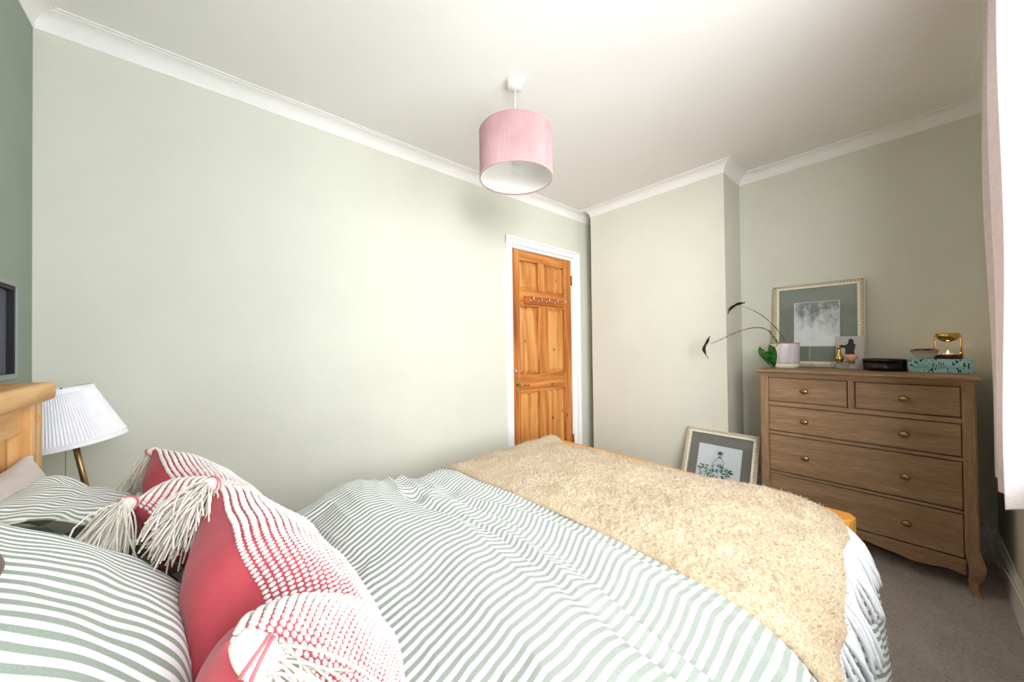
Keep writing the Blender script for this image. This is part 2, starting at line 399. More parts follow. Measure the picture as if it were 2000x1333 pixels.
# door frame
b = B()
for (xa, xb) in ((2.350, 2.418), (3.232, 3.312)):
    box(b, xa, xb, YA - .014, YA, 0, 2.085, bev=.004); 
    xi = (xb - .028, xb) if xa < 3 else (xa, xa + .028)
    xo = (xa, xa + .022) if xa < 3 else (xb - .022, xb)
    box(b, xo[0], xo[1], YA - .024, YA - .012, 0, 2.085, bev=.005)
    box(b, xi[0] + .004, xi[1] - .008, YA - .019, YA - .012, 0, 2.03, bev=.003)
box(b, 2.350, 3.312, YA - .0142, YA, 2.022, 2.0852, bev=.004); box(b, 2.350, 3.312, YA - .0242, YA - .012, 2.064, 2.0855, bev=.005)
struct(obj('trim_2', b, 'gloss', loc=(2.35, YA, 0)), 'white moulded architrave round the pine door')
b = bx(DX0 - .03, DX0 - .002, YA - .002, YA + .1, 0, DH + .03); box(b, DX1 + .004, DX1 + .045, YA - .004, YA + .1, 0, DH + .03); box(b, DX0 - .03, DX1 + .045, YA - .002, YA + .1, DH + .004, DH + .03)
struct(obj('trim_3', b, 'gloss', loc=(2.4, YA, 0)), 'white door lining')
# door: stiles, rails, muntins and six panels
dr = struct(thing('door_1', None, None, (DX0, YA, 0)), 'knotty orange pine six panel door')
YF = YA + .002; YK = YA + .042
sl, sr, mu0, mu1 = 2.508, 3.092, 2.744, 2.858
zr = [(.006, .24), (.762, .920), (1.512, 1.652), (1.905, DH)]
obj('stile', bx(DX0, sl, YF, YK, .006, DH, bev=.0015), 'pine_z', dr); obj('stile', bx(sr, DX1, YF, YK, .006, DH, bev=.0015), 'pine_z', dr)
for z0, z1 in zr: obj('rail', bx(sl + .0005, sr - .0005, YF + .0004, YK, z0, z1, bev=.0015), 'pine_x', dr)
for (z0, z1) in ((.24, .762), (.92, 1.512), (1.652, 1.905)):
    obj('muntin', bx(mu0, mu1, YF + .0002, YK, z0 + .0005, z1 - .0005, bev=.0015), 'pine_z', dr)
    for xa, xb in ((sl, mu0), (mu1, sr)):
        b = bx(xa, xb, YF + .016, YK - .012, z0, z1)          # recessed field
        fr = .032                                              # raised centre with sloped edges
        q = [(xa + .014, z0 + .014), (xb - .014, z0 + .014), (xb - .014, z1 - .014), (xa + .014, z1 - .014)]
        q2 = [(xa + fr, z0 + fr), (xb - fr, z0 + fr), (xb - fr, z1 - fr), (xa + fr, z1 - fr)]
        A = [b.verts.new((p[0], YF + .0158, p[1])) for p in q]; C = [b.verts.new((p[0], YF + .006, p[1])) for p in q2]
        b.faces.new(C[::-1])
        for k in range(4): b.faces.new((A[k], A[(k + 1) % 4], C[(k + 1) % 4], C[k]))
        pn = obj('panel', b, 'pine_pale', dr)
        # ovolo beading round the field
        for (p, q_, zz, zw) in ((xa, xb, z0, 'h'), (xa, xb, z1, 'h'), (z0, z1, xa, 'v'), (z0, z1, xb, 'v')):
            pts = [(p, YF + .008, zz), (q_, YF + .008, zz)] if zw == 'h' else [(zz, YF + .008, p), (zz, YF + .008, q_)]
            obj('beading', tube(pts, .008, 6), 'pine_x' if zw == 'h' else 'pine_z', pn, True)
for z in (1.797, .25):
    hg = obj('hinge', bx(DX1 - .001, DX1 + .006, YA - .008, YA + .004, z - .045, z + .045, bev=.001), 'brass', dr)
    obj('hinge_pin', lathe([(.005, -.048), (.005, .048)], (DX1 + .004, YA - .008, z), 10), 'brass', hg, True)
hp = obj('handle_plate', bx(2.452, 2.496, YA - .004, YF, .770, .892, bev=.002), 'gold', dr)
obj('lever', tube([(2.474, YA, .835), (2.474, YA - .04, .835), (2.49, YA - .048, .835), (2.53, YA - .05, .834), (2.562, YA - .048, .832)], [.008, .007, .007, .0065, .0055], 10), 'gold', hp, True)
lt = obj('latch', bx(2.428, 2.452, YA - .010, YF, .952, .976, bev=.002), 'chrome', dr)
obj('latch_knob', lathe([(.002, -.012), (.008, -.012), (.008, .002), (.004, .006)], (2.448, YA - .016, .956), 12), 'chrome', lt, True)
# hook rail
hr = tag(thing('hook_rail', 'orange pine hook rail with five chrome hooks screwed to the door', 'hook rail', (2.81, YA, 1.53)))
obj('board', bx(2.556, 3.062, YA - .020, YF - .001, 1.528, 1.598, bev=.005), 'pine_red', hr)
for xh in (2.624, 2.725, 2.825, 2.935, 3.044):
    hk = obj('hook', tube(spline([(xh, YA - .020, 1.560), (xh, YA - .034, 1.552), (xh, YA - .048, 1.560), (xh, YA - .052, 1.578), (xh, YA - .050, 1.594)], 12), .0048, 8), 'chrome', hr, True)
    obj('hook_plate', lathe([(.009, 0), (.009, .003), (.004, .005)], (0, 0, 0), 12), 'chrome', hk, True, world=False)
    pl = hk.children[0]; pl.rotation_euler = (PI / 2, 0, 0); pl.location = (xh - hr.location.x, YA - .020 - hr.location.y, 1.562 - hr.location.z)

# ------------------------------------------------------------------ bed frame
BY0, BY1 = .44, 1.925
bed = thing('bed', 'pale oak bed frame with a panelled headboard and honey footboard', 'bed', (1.2, (BY0 + BY1) / 2, 0))
hb = obj('headboard_rail', bx(.062, .168, BY0 - .02, BY1 + .012, 1.036, 1.088, bev=.014, seg=4), 'oak_y', bed)
for ya in (BY0 + .005, BY1 - .105):
    p = obj('headboard_post', bx(.075, .150, ya, ya + .075, 0, 1.0365, bev=.003), 'oak_z', bed)
    obj('peg', bx(.149, .1525, ya + .03, ya + .046, .985, 1.001, bev=.001), 'honey', p)
obj('headboard_upper_rail', bx(.085, .132, BY0 + .08, BY1 - .105, .965, 1.0365, bev=.002), 'oak_y', bed)
obj('headboard_lower_rail', bx(.085, .132, BY0 + .08, BY1 - .105, .30, .42, bev=.002), 'oak_y', bed)
npn = 8; wy = (BY1 - .105 - BY0 - .08) / npn
for k in range(npn): obj('headboard_plank', bx(.095, .112, BY0 + .08 + k * wy + .001, BY0 + .08 + (k + 1) * wy - .001, .42, .966, bev=.003), 'oak_z', bed)
FX0, FX1 = 2.215, 2.318
b = B(); 
poly = [(FX0, BY0 + .03), (FX0 + .02, BY0 + .008), (FX0 + .05, BY0), (FX1 - .02, BY0 - .004), (FX1, BY0 + .012), (FX1, BY1 - .012), (FX1 - .02, BY1), (FX0 + .05, BY1), (FX0, BY1 - .03)]
prism(poly, 'z', .455, .530, b); bmesh.ops.bevel(b, geom=[e for e in b.edges if abs(e.verts[0].co.z - e.verts[1].co.z) < .001], offset=.007, segments=3, affect='EDGES')
cp_ = obj('footboard_cap', b, 'honey', bed)
obj('knot', lathe([(.0001, 0), (.011, 0), (.0112, .0006), (.0001, .0008)], (2.262, BY0 + .065, .5298), 16, sx=1.0, sy=1.35), 'gap', cp_)
obj('footboard_plank', bx(2.245, 2.285, BY0 + .07, BY1 - .07, .15, .456), 'honey', bed)
for ya in (BY0 + .012, BY1 - .082): obj('footboard_post', bx(2.225, 2.300, ya, ya + .07, 0, .456, bev=.004), 'honey', bed)
for ya in (BY0 + .025, BY1 - .080): obj('side_rail', bx(.150, 2.225, ya, ya + .03, .16, .302, bev=.003), 'oak_y', bed)
obj('slat_base', bx(.155, 2.21, BY0 + .06, BY1 - .06, .27, .30), 'oak_y', bed)
mt = obj('mattress', bx(.16, 2.185, .475, 1.845, .302, .530, bev=.035, seg=4), 'sheet', smooth=True, loc=(1.17, 1.16, .302))
tag(mt, 'white mattress lying under the striped duvet', 'mattress')

# ------------------------------------------------------------------ duvet and throw share one bed-top surface
cs = spline([(.352, .17), (.362, .27), (.376, .38), (.396, .465), (.432, .530), (.50, .572), (.62, .594), (.85, .606), (1.15, .608), (1.42, .602), (1.62, .594), (1.75, .580), (1.83, .545), (1.872, .47), (1.895, .36), (1.905, .22)], 900)
ds = np.r_[0, np.cumsum(np.hypot(*np.diff(cs, axis=0).T))]; CL = ds[-1]
tg = np.gradient(cs, axis=0); tg /= np.linalg.norm(tg, axis=1)[:, None]
def cross(s):
    return np.interp(s, ds, cs[:, 0]), np.interp(s, ds, cs[:, 1]), np.interp(s, ds, -tg[:, 1]), np.interp(s, ds, tg[:, 0])   # y, z, normal y, normal z
wl = waves(3, 7, 3, 9); wf = waves(11, 9, 22, 52, 0., .16); wf2 = waves(12, 8, 90, 170, 0.05, .3); wd = waves(21, 5, 5, 14)
wg = waves(5, 6, 30, 62, 0., .12); wc = waves(29, 10, 60, 130)
def bed_h(x, s, fine=1.0):
    y = np.interp(s, ds, cs[:, 0])
    xx = x + .035 * wd(x * .5, y) + .02 * (y - 1.1)
    low = .058 * np.exp(-(np.abs(xx - .955) / .155) ** 2.4) - .012 * np.exp(-((xx - 1.20) / .045) ** 2) + .012 * np.exp(-((xx - 1.29) / .05) ** 2) + .005 * wl(x, y)
    a = sstep(.95, 1.12, x) * (1 - .75 * sstep(1.36, 1.46, x)) + .30
    ridg = lambda q: (1 - np.abs(np.clip(q, -1.6, 1.6)) / 1.6) ** 1.5
    f = .0080 * a * wf(xx, y) + .013 * a * ridg(wg(xx, y)) + .0006 * wf2(xx, y) * a + .0007 * wc(x, y)
    cr = np.exp(-((xx - 1.16) / .07) ** 2 - ((y - 1.55) / .28) ** 2) * .017 * wc(x * .6, y * .6)
    return low + fine * (f + cr)
sidew = waves(41, 6, 18, 46, 0., .05)
def bed_surface(x, s, off=0., fine=1.0, drop=True):
    y, z, ny, nz = cross(s)
    hgt = bed_h(x, s, fine); top = sstep(.15, .9, nz)
    side = .016 * sidew(x, s * 0) * (1 - sstep(.1, .75, nz)) * sstep(1.5, .2, s)
    d = hgt * top + off + side
    yy = y + ny * d; zz = z + nz * d
    if drop:
        e0 = np.clip((.80 - x) / .16, 0, 1); zz = zz - .062 * (1 - np.sqrt(np.clip(1 - e0 ** 2, 0, 1))) * top
        e1 = np.clip((x - 1.80) / .35, 0, 1.15) * sstep(1.80, 1.68, y) * (1 - .55 * np.exp(-((y - .60) / .22) ** 2)); zz = zz - .056 * e1 ** 2.0 * top
    return yy, zz
nx, ns = 420, 620
xs = np.linspace(.64, 2.160, nx); ss = np.linspace(0, CL, ns)
Xg, Sg = np.meshgrid(xs, ss, indexing='ij')
Yg, Zg = bed_surface(Xg, Sg)
md_ = np.minimum(Yg - .475, 1.845 - Yg); rb_ = np.clip(.035 - md_, 0, .035)        # the duvet lies on the mattress, never in it
Zg = np.where(md_ > 0, np.maximum(Zg, .495 + np.sqrt(np.clip(.035 ** 2 - rb_ ** 2, 0, None)) + .013), Zg)
win = lambda a, b: sstep(a - .03, a + .05, Yg) * sstep(b + .03, b - .05, Yg)
hem_in = .072 * win(.70, 1.10) + .062 * win(1.20, 1.66)                              # the hem stops in front of the two cushions
hem = .008 * waves(8, 4, 20, 60)(Sg, Sg * 0)
Xw = Xg + hem * (Xg < .75) * (.75 - Xg) / .11 + hem_in * (1 - sstep(.64, 1.0, Xg))
V = np.stack([Xw, Yg, Zg], -1).reshape(-1, 3)
duv = np_mesh('duvet', V, grid_faces(nx, ns), 'duvet', uv=np.stack([Xg, Sg], -1).reshape(-1, 2), origin=(1.4, 1.1, .54))
duv.location = (1.4, 1.1, .54)
sm = duv.modifiers.new('thick', 'SOLIDIFY'); sm.thickness = .012; sm.offset = -1
tag(duv, 'sage and white striped duvet spread over the bed', 'duvet')

# throw
TX0, TX1 = 1.372, 2.150
nx, ns = 300, 640
s0 = np.interp(.506, cs[:260, 1], ds[:260]); s1 = CL - .16
xs = np.linspace(0, 1, nx); ss = np.linspace(0, 1, ns)
Ug, Vg = np.meshgrid(xs, ss, indexing='ij')
edgew = .006 * waves(51, 4, 8, 25)(Vg * 1.6, Vg * 0)
nearw = s0 + .075 * Ug + .006 * waves(52, 4, 10, 30)(Ug, Ug * 0)            # near end climbs towards the foot
St = nearw + (s1 - nearw) * Vg
Xt = TX0 + edgew + (TX1 - TX0 + .060 * np.exp(-((Vg - .13) / .15) ** 2)) * Ug
pix = RNG.normal(0, 1, (nx, ns))
def blur(a, k):
    for ax in (0, 1):
        c = np.cumsum(np.pad(a, [(k + 1, k) if i == ax else (0, 0) for i in (0, 1)], mode='wrap'), axis=ax)
        n_ = a.shape[ax]; sl1 = [slice(None)] * 2; sl0 = [slice(None)] * 2
        sl1[ax] = slice(2 * k + 1, 2 * k + 1 + n_); sl0[ax] = slice(0, n_); a = (c[tuple(sl1)] - c[tuple(sl0)]) / (2 * k + 1)
    return a
bn = blur(blur(pix, 1), 1); bn /= bn.std(); bn2 = blur(blur(pix[::-1], 4), 4); bn2 /= bn2.std()
prof_e = np.sqrt(np.clip(1 - (np.clip(.020 - (Xt - TX0 - edgew), 0, .02) / .02) ** 2, 0, 1)) * np.sqrt(np.clip(1 - (np.clip(.02 - (TX0 + edgew + (TX1 - TX0) - Xt), 0, .02) / .02) ** 2, 0, 1))
offt = .002 + .020 * prof_e + (.0011 * bn + .0011 * bn2) * prof_e + .003 * waves(53, 6, 8, 20)(Xt, St)
Yt, Zt = bed_surface(Xt, St, offt + .006, .25)
V = np.stack([Xt, Yt, Zt], -1).reshape(-1, 3)
thr = thing('throw_blanket', 'beige fluffy wool throw with white fringe across the foot of the bed', 'blanket', (1.76, 1.1, .62))
tp = np_mesh('blanket', V, grid_faces(nx, ns), 'throw', thr, origin=thr.location)
sm = tp.modifiers.new('thick', 'SOLIDIFY'); sm.thickness = .006; sm.offset = -1
# wool pile: short loose fibres
nf = 42000
i = RNG.integers(0, nx - 1, nf); j = RNG.integers(0, ns - 1, nf); G = np.stack([Xt, Yt, Zt], -1)
P0 = G[i, j] + RNG.normal(0, .0012, (nf, 3)); du = G[i + 1, j] - G[i, j]; dv = G[i, j + 1] - G[i, j]
nrm = np.cross(du, dv); nrm /= np.linalg.norm(nrm, axis=1)[:, None] + 1e-9
nrm *= np.sign(nrm[:, 2:3] + 1e-6)
side = RNG.normal(0, 1, (nf, 3)); side /= np.linalg.norm(side, axis=1)[:, None]
L = RNG.uniform(.005, .012, (nf, 1)); wd_ = .0005
tip = P0 + nrm * L * .38 + side * L * .8
t_ = np.cross(tip - P0, nrm); t_ /= np.linalg.norm(t_, axis=1)[:, None] + 1e-9
mid = (P0 + tip) / 2 + nrm * .002
Vf = np.stack([P0 - t_ * wd_, P0 + t_ * wd_, mid + t_ * wd_, mid - t_ * wd_, tip + t_ * wd_ * .5, tip - t_ * wd_ * .5], 1).reshape(-1, 3)
o_ = np.arange(nf)[:, None] * 6
F = np.concatenate([o_ + np.array([[0, 1, 2, 3]]), o_ + np.array([[3, 2, 4, 5]])])
tag(np_mesh('wool_pile', Vf, F, 'throw', thr, origin=thr.location), kind='stuff')
# fringe strands along the near end
nst = 46
for k in range(nst):
    u = (k + .5) / nst; a_ = nearw[int(u * (nx - 1)), 0]; x0 = TX0 + .01 + (TX1 - TX0 - .03) * u
    ln = random.uniform(.135, .175); lean = random.gauss(.012, .012) * (1 - u); pts = []; rad = []
    for q in np.linspace(0, 1, 11):
        s_ = a_ + .012 - ln * q; xq = x0 + lean * q ** 1.3 + .003 * math.sin(7 * q + k)
        y_, z_ = bed_surface(np.array([xq]), np.array([s_]), .0155 + .002 * math.sin(k * 2.1), 0)
        pts.append((xq, float(y_[0]), float(z_[0]))); rad.append(.0072 * (1 - .35 * q) * (1 + .10 * math.sin(q * 26 + k)) * (.7 if q > .97 else 1))
    obj('fringe_strand', tube(pts, rad, 7, flat=.8), 'fringe', thr, True)

# ------------------------------------------------------------------ pillows and cushions
def frame_of(c, V, twist=0., rise=0.):
    """local axes: U along the top edge, V up, N outwards (away from the headboard)"""
    V = Vector(V).normalized(); U = Vector((math.sin(twist), math.cos(twist), rise)); U = (U - V * U.dot(V)).normalized(); N = U.cross(V).normalized()
    if N.x < 0: N = -N
    return np.array(c), np.array(U), np.array(V), np.array(N)
def pillow_surf(u, v, sgn, W, Hh, T, seed, pinch=.07, wr=.004, p=.5, chop=0, chop_u=0, chop_w=.35, ears=.0):
    e = np.clip((1 - np.abs(u) ** 2.6), 0, 1) ** p * np.clip((1 - np.abs(v) ** 2.6), 0, 1) ** p
    a = W * u * (1 - pinch * (1 - v ** 2)) * (1 + ears * (u * v) ** 4); b = Hh * v * (1 - pinch * (1 - u ** 2)) * (1 + ears * (u * v) ** 4)
    k1 = waves(seed, 8, 5, 16)(u, v); k2 = waves(seed + 1, 8, 14, 34)(u, v)
    n = sgn * (T * e + wr * (k1 * .8 + k2 * .18) * np.clip(e * 3, 0, 1))
    edge = 1 - np.clip(e * 2.2, 0, 1)
    n = n + edge * .002 * waves(seed + 2, 5, 8, 22)(u, v)
    if chop:
        gz = np.exp(-np.abs((u - chop_u) / chop_w) ** 1.35); hv = ((v + 1) / 2) ** 1.6
        b = b - chop * gz * hv; n = n * (1 + .25 * gz * hv) 
        n = n + sgn * .010 * np.exp(-((u - chop_u) / .10) ** 2) * -hv
    return a, b, n
def to_world(fr, a, b, n):
    c, U, V, N = fr; return c + a[..., None] * U + b[..., None] * V + n[..., None] * N
def pillow(name, label, mat, fr, W, Hh, T, seed, uvdir=0, n=110, group=None, **kw):
    t = np.sin(np.linspace(-PI / 2, PI / 2, n)); ug, vg = np.meshgrid(t, t, indexing='ij'); Vs = []; UV = []
    for sgn in (1, -1):
        Vs.append(to_world(fr, *pillow_surf(ug, vg, sgn, W, Hh, T, seed, **kw)).reshape(-1, 3))
        q = np.stack([vg * Hh * 1.1, ug * W * 1.1], -1) if uvdir == 0 else np.stack([ug * W * 1.1, vg * Hh * 1.1], -1)
        UV.append(q.reshape(-1, 2))
    F = grid_faces(n, n); F2 = F[:, ::-1] + n * n
    o = np_mesh(name, np.concatenate(Vs), np.concatenate([F, F2]), mat, uv=np.concatenate(UV), origin=fr[0])
    o.location = fr[0]
    bm = bmesh.new(); bm.from_mesh(o.data); bmesh.ops.remove_doubles(bm, verts=bm.verts, dist=1e-5); bmesh.ops.recalc_face_normals(bm, faces=bm.faces); bm.to_mesh(o.data); bm.free()
    return tag(o, label, 'pillow', group)
P1 = frame_of((.290, .785, .868), (-.80, 0, .60))
P0_ = frame_of((.325, .790, .642), (-.98, 0, .20))
P2 = frame_of((.292, 1.560, .735), (-.74, 0, .67), -.05, -.16)
P3 = frame_of((.190, 1.485, .705), (-.25, 0, .97))
p1 = pillow('pillow', 'striped pillow beside the raspberry cushion with the fold across it', 'pillow_st', P1, .360, .235, .115, 101, wr=.0035)
p0 = pillow('pillow', 'plain greige pillow lying flat beneath a striped pillow', 'greige', P0_, .335, .165, .105, 171, wr=.004)
p2 = pillow('pillow', 'striped pillow with an open cuff in front of the plain greige pillow', 'pillow_st', P2, .315, .195, .085, 131, wr=.009)
p3 = pillow('pillow', 'plain greige pillow standing against the headboard', 'greige', P3, .340, .205, .068, 151, wr=.006)
# open cuff of the far striped pillow
n_ = 40; tt = np.linspace(0, 1, n_); qq = np.linspace(0, 1, 16); Tg, Qg = np.meshgrid(tt, qq, indexing='ij')
c, U, Vv, N = P2
ang = 2 * PI * Tg
ca = -.265 - .085 * Qg + .010 * np.sin(2 * ang + 1); cb = .165 * np.cos(ang) * (1 - .06 * Qg); cn = (.055 + .040 * Qg) * np.sin(ang) + .008 * np.sin(3 * ang)
Vc = to_world(P2, ca, cb, cn).reshape(-1, 3) - c
cf = np_mesh('pillowcase_cuff', Vc, grid_faces(n_, 16), 'pillow_in', p2, uv=np.stack([Qg * .1, Tg * .62], -1).reshape(-1, 2))
sm = cf.modifiers.new('thick', 'SOLIDIFY'); sm.thickness = .003

def strands(n, start, mean, length, spread, seed, r=.0014, sag=.03, head_r=.012):
    rg = np.random.default_rng(seed); bm = B(); m = Vector(mean).normalized()
    for _ in range(n):
        d = (m + Vector(rg.normal(0, spread, 3))).normalized(); l = length * rg.uniform(.8, 1.08)
        o = Vector(start) + Vector(rg.normal(0, head_r * .5, 3)); bend = Vector(rg.normal(0, .006, 3))
        pts = [o + d * l * q + bend * math.sin(PI * q) * 1.2 + Vector((0, 0, -sag * q * q)) for q in np.linspace(0, 1, 7)]
        tube(pts, r, 4, bm)
    return bm
def tassel(parent, root, ddir, head=.032, hr=.017, n=110, length=.095, spread=.2, seed=0, sag=.02, mean=None):
    d = Vector(ddir).normalized(); q = d.to_track_quat('Z', 'Y').to_matrix().to_4x4(); root = Vector(root)
    prof = []
    for t in np.linspace(0, 1, 15): prof.append((max(.0008, hr * (math.sin(PI * min(1, .12 + .88 * t) * .80) ** .6) * (1 + .05 * math.sin(t * 44))), head * t))
    bm = lathe(prof, (0, 0, 0), 18); bmesh.ops.transform(bm, matrix=Matrix.Translation(root) @ q, verts=bm.verts)
    t = obj('tassel', bm, 'tyarn', parent, True)
    for z, tl in ((.50, .18), (.66, .45)):
        ring = [q @ Vector((hr * 1.03 * math.cos(a), hr * 1.03 * math.sin(a), head * z + tl * hr * math.cos(a + seed))) + root for a in np.linspace(0, 2 * PI, 20)]
        obj('binding_cord', tube(ring, .0010, 6, flat=1.8), 'cordred', t, True)
    tag(obj('tassel_threads', strands(n, root + d * head * .9, mean or d, length, spread, seed, head_r=hr * .8, sag=sag), 'tyarn', t, True), kind='stuff')
    return t
# unit stitch: a plump loop of yarn
bm = B(); bmesh.ops.create_uvsphere(bm, u_segments=7, v_segments=5, radius=1); bm.verts.ensure_lookup_table()
SV = np.array([v.co[:] for v in bm.verts]); SF3 = [f for f in bm.faces]
bmesh.ops.triangulate(bm, faces=bm.faces); SF = np.array([[v.index for v in f.verts] for f in bm.faces]); bm.free()
def cushion(label, fr, W, Hh, T, seed, loc, **kw):
    t = thing('cushion', label, 'cushion', loc); n = 130
    tl = np.sin(np.linspace(-PI / 2, PI / 2, n)); ug, vg = np.meshgrid(tl, tl, indexing='ij')
    for nm, sgn, mat in (('woven_front', 1, 'red'), ('plain_back', -1, 'red')):
        Vw = to_world(fr, *pillow_surf(ug, vg, sgn, W, Hh, T, seed, **kw)).reshape(-1, 3)
        F = grid_faces(n, n); np_mesh(nm, Vw, F if sgn > 0 else F[:, ::-1], mat, t, origin=loc)
    vf = np.sin(np.linspace(-PI / 2, PI / 2, 300)) * .999; pu, pv = .0062, .0100
    UU, VV = np.meshgrid(vf, vf, indexing='ij'); Lw = to_world(fr, *pillow_surf(UU, VV, 1, W, Hh, T, seed, **kw))
    al = np.concatenate([np.zeros((300, 1)), np.cumsum(np.linalg.norm(np.diff(Lw, axis=1), axis=-1), axis=1)], 1)
    m_ = int(al[:, -1].max() / pv); uu, vv = [], []; rg = np.random.default_rng(seed + 9)
    for j_ in range(m_):
        vr = np.array([np.interp((j_ + .5) / m_ * al[k_, -1], al[k_], vf) for k_ in range(300)])
        ln_ = to_world(fr, *pillow_surf(vf, vr, 1, W, Hh, T, seed, **kw)); a2 = np.r_[0, np.cumsum(np.linalg.norm(np.diff(ln_, axis=0), axis=1))]
        q_ = np.interp(np.arange(pu * (.5 if j_ % 2 else .25), a2[-1], pu), a2, vf); uu.append(q_); vv.append(np.interp(q_, vf, vr))
    uu, vv = np.concatenate(uu), np.concatenate(vv)
    fs = lambda a, b: to_world(fr, *pillow_surf(np.clip(a, -.999, .999), np.clip(b, -.999, .999), 1, W, Hh, T, seed, **kw))
    P = fs(uu, vv); e = .004
    du = fs(uu + e, vv) - fs(uu - e, vv); dv = fs(uu, vv + e) - fs(uu, vv - e)
    lu = np.linalg.norm(du, axis=-1, keepdims=True) / (2 * e); lv = np.linalg.norm(dv, axis=-1, keepdims=True) / (2 * e)
    du /= np.linalg.norm(du, axis=-1, keepdims=True) + 1e-9; nn = np.cross(du, dv); nn /= np.linalg.norm(nn, axis=-1, keepdims=True) + 1e-9
    nn *= np.sign((nn * fr[3]).sum(-1, keepdims=True) + 1e-9); dv = np.cross(nn, du)
    su = np.full_like(lu, pu * .45); sv = np.full_like(lv, pv * .45)
    k = uu.size; P, du, dv, nn, su, sv = (q.reshape(k, 1, -1) for q in (P, du, dv, nn, su, sv))
    jit = rg.uniform(.88, 1.08, (k, 1, 1))
    Vs = P + nn * .0008 + SV[None, :, 0:1] * du * su * jit + SV[None, :, 1:2] * dv * sv * jit + SV[None, :, 2:3] * nn * .0026
    Fs = (np.arange(k)[:, None, None] * len(SV) + SF[None]).reshape(-1, 3)
    tag(np_mesh('white_stitches', Vs.reshape(-1, 3), Fs, 'yarn', t, origin=loc), kind='stuff')
    return t
def corner(fr, u, v, W, Hh, T, seed, **kw):
    return to_world(fr, *pillow_surf(np.array([u]), np.array([v]), 1, W, Hh, T, seed, **kw))[0]
ca = dict(W=.215, Hh=.205, T=.098, seed=201, pinch=.05, wr=.004, p=.45, chop=.10, chop_u=-.42, chop_w=.24, ears=.05)
FA = frame_of((.594, .900, .738), (-.42, 0, .91))
A = cushion('raspberry and white woven cushion with a fold across it in front of the striped pillow', FA, loc=(.70, .90, .55), **ca)
cb = dict(W=.235, Hh=.220, T=.090, seed=231, pinch=.05, wr=.004, p=.45, chop=.085, chop_u=.02, chop_w=.26, ears=.05)
FB = frame_of((.528, 1.430, .722), (-.60, 0, .80), -.04)
Bc = cushion('raspberry and white woven cushion with long cream tassels nearer the long wall', FB, loc=(.60, 1.43, .55), **cb)
k1 = corner(FA, .985, .985, **ca); k2 = corner(FA, -.985, .985, **ca)
tassel(A, k1, (-.35, -.45, .1), head=.034, hr=.016, n=140, length=.085, spread=.30, seed=1, sag=.04, mean=(-.55, -.75, -.25))
tassel(A, k2, (.35, -.3, -.45), head=.046, hr=.015, n=130, length=.10, spread=.22, seed=2, sag=.03)
k3 = corner(FB, .985, .985, **cb); k4 = corner(FB, -.985, .985, **cb)
tassel(Bc, k4, (-.4, -.5, .15), head=.026, hr=.012, n=130, length=.095, spread=.24, seed=3, sag=.04, mean=(-.30, -.45, -.55))
tassel(Bc, k3, (-.2, .25, -.2), head=.03, hr=.013, n=80, length=.08, spread=.2, seed=4, sag=.03, mean=(-.3, -.2, -.8))
# soft things give way where they lean on each other: headboard, mattress, pillows, cushions, duvet
from mathutils.bvhtree import BVHTree
def vget(o):
    V = np.empty(len(o.data.vertices) * 3, np.float32); o.data.vertices.foreach_get('co', V); q = Vector(o.location)
    if o.parent: q += Vector(o.parent.location)
    return V.reshape(-1, 3).astype(float) + np.array(q), np.array(q)
def vset(o, V, q): o.data.vertices.foreach_set('co', (V - q).astype(np.float32).ravel()); o.data.update()
def tree(*os):
    Vs, Fs, n0 = [], [], 0
    for o in os:
        V, _ = vget(o); Vs.append(V); Fs += [tuple(i + n0 for i in p.vertices) for p in o.data.polygons]; n0 += len(V)
    Vs = np.concatenate(Vs); return BVHTree.FromPolygons([Vector(v) for v in Vs], Fs), Vs.min(0), Vs.max(0)
def press(o, tr, d, gap=-.0015):
    t, lo_, hi_ = tr; V, q = vget(o); d = Vector(d)
    for k in np.nonzero(((V > lo_) & (V < hi_)).all(1))[0]:
        p = Vector(V[k]); hits = []; s_ = p.copy()
        for _ in range(12):
            h = t.ray_cast(s_, d)
            if h[0] is None: break
            hits.append(h[0]); s_ = h[0] + d * 1e-5
        if len(hits) % 2: V[k] = hits[0] + d * gap
    vset(o, V, q)
def against_bed(o):
    V, q = vget(o); y, z = V[:, 1], V[:, 2]
    lim = .1115 + .020 * sstep(.945, .965, z)
    lim = np.maximum(lim, .1115 + .0408 * np.maximum(sstep(.535, .522, y), sstep(1.805, 1.818, y) * sstep(1.91, 1.897, y)))
    V[:, 0] = np.maximum(V[:, 0], lim); V[:, 2] = np.maximum(z, .5285); vset(o, V, q)
parts_of = lambda t: [c for c in t.children if c.name.startswith(('woven_front', 'plain_back'))]
tA, tB = tree(*parts_of(A)), tree(*parts_of(Bc))
against_bed(p3); against_bed(p1); press(p1, tA, -FA[3])
press(p2, tree(p3), P3[3]); press(cf, tree(p3), P3[3]); press(p2, tB, -FB[3]); press(cf, tB, -FB[3]); against_bed(p2)
press(p3, tree(p2), -P3[3]); against_bed(p3); press(p0, tree(p1), -P1[3]); against_bed(p0)
press(duv, tA, FA[3], .010); press(duv, tB, FB[3], .010)
# brown plush at the frame's edge
bt = thing('brown_plush', 'small brown plush resting on the striped pillow by the headboard', 'soft toy', (.285, .885, .990))
for nm, ce, ra in (('plush_body', (.283, .885, 1.016), (.036, .085, .022)), ('plush_paw', (.332, .825, .993), (.028, .026, .019)), ('plush_paw', (.299, .950, .998), (.026, .026, .018))):
    bm = B(); bmesh.ops.create_uvsphere(bm, u_segments=24, v_segments=16, radius=1, matrix=Matrix.Translation(ce) @ Matrix.Rotation(.55, 4, 'Y') @ Matrix.Diagonal(ra + (1,))); obj(nm, bm, 'brown', bt, True)

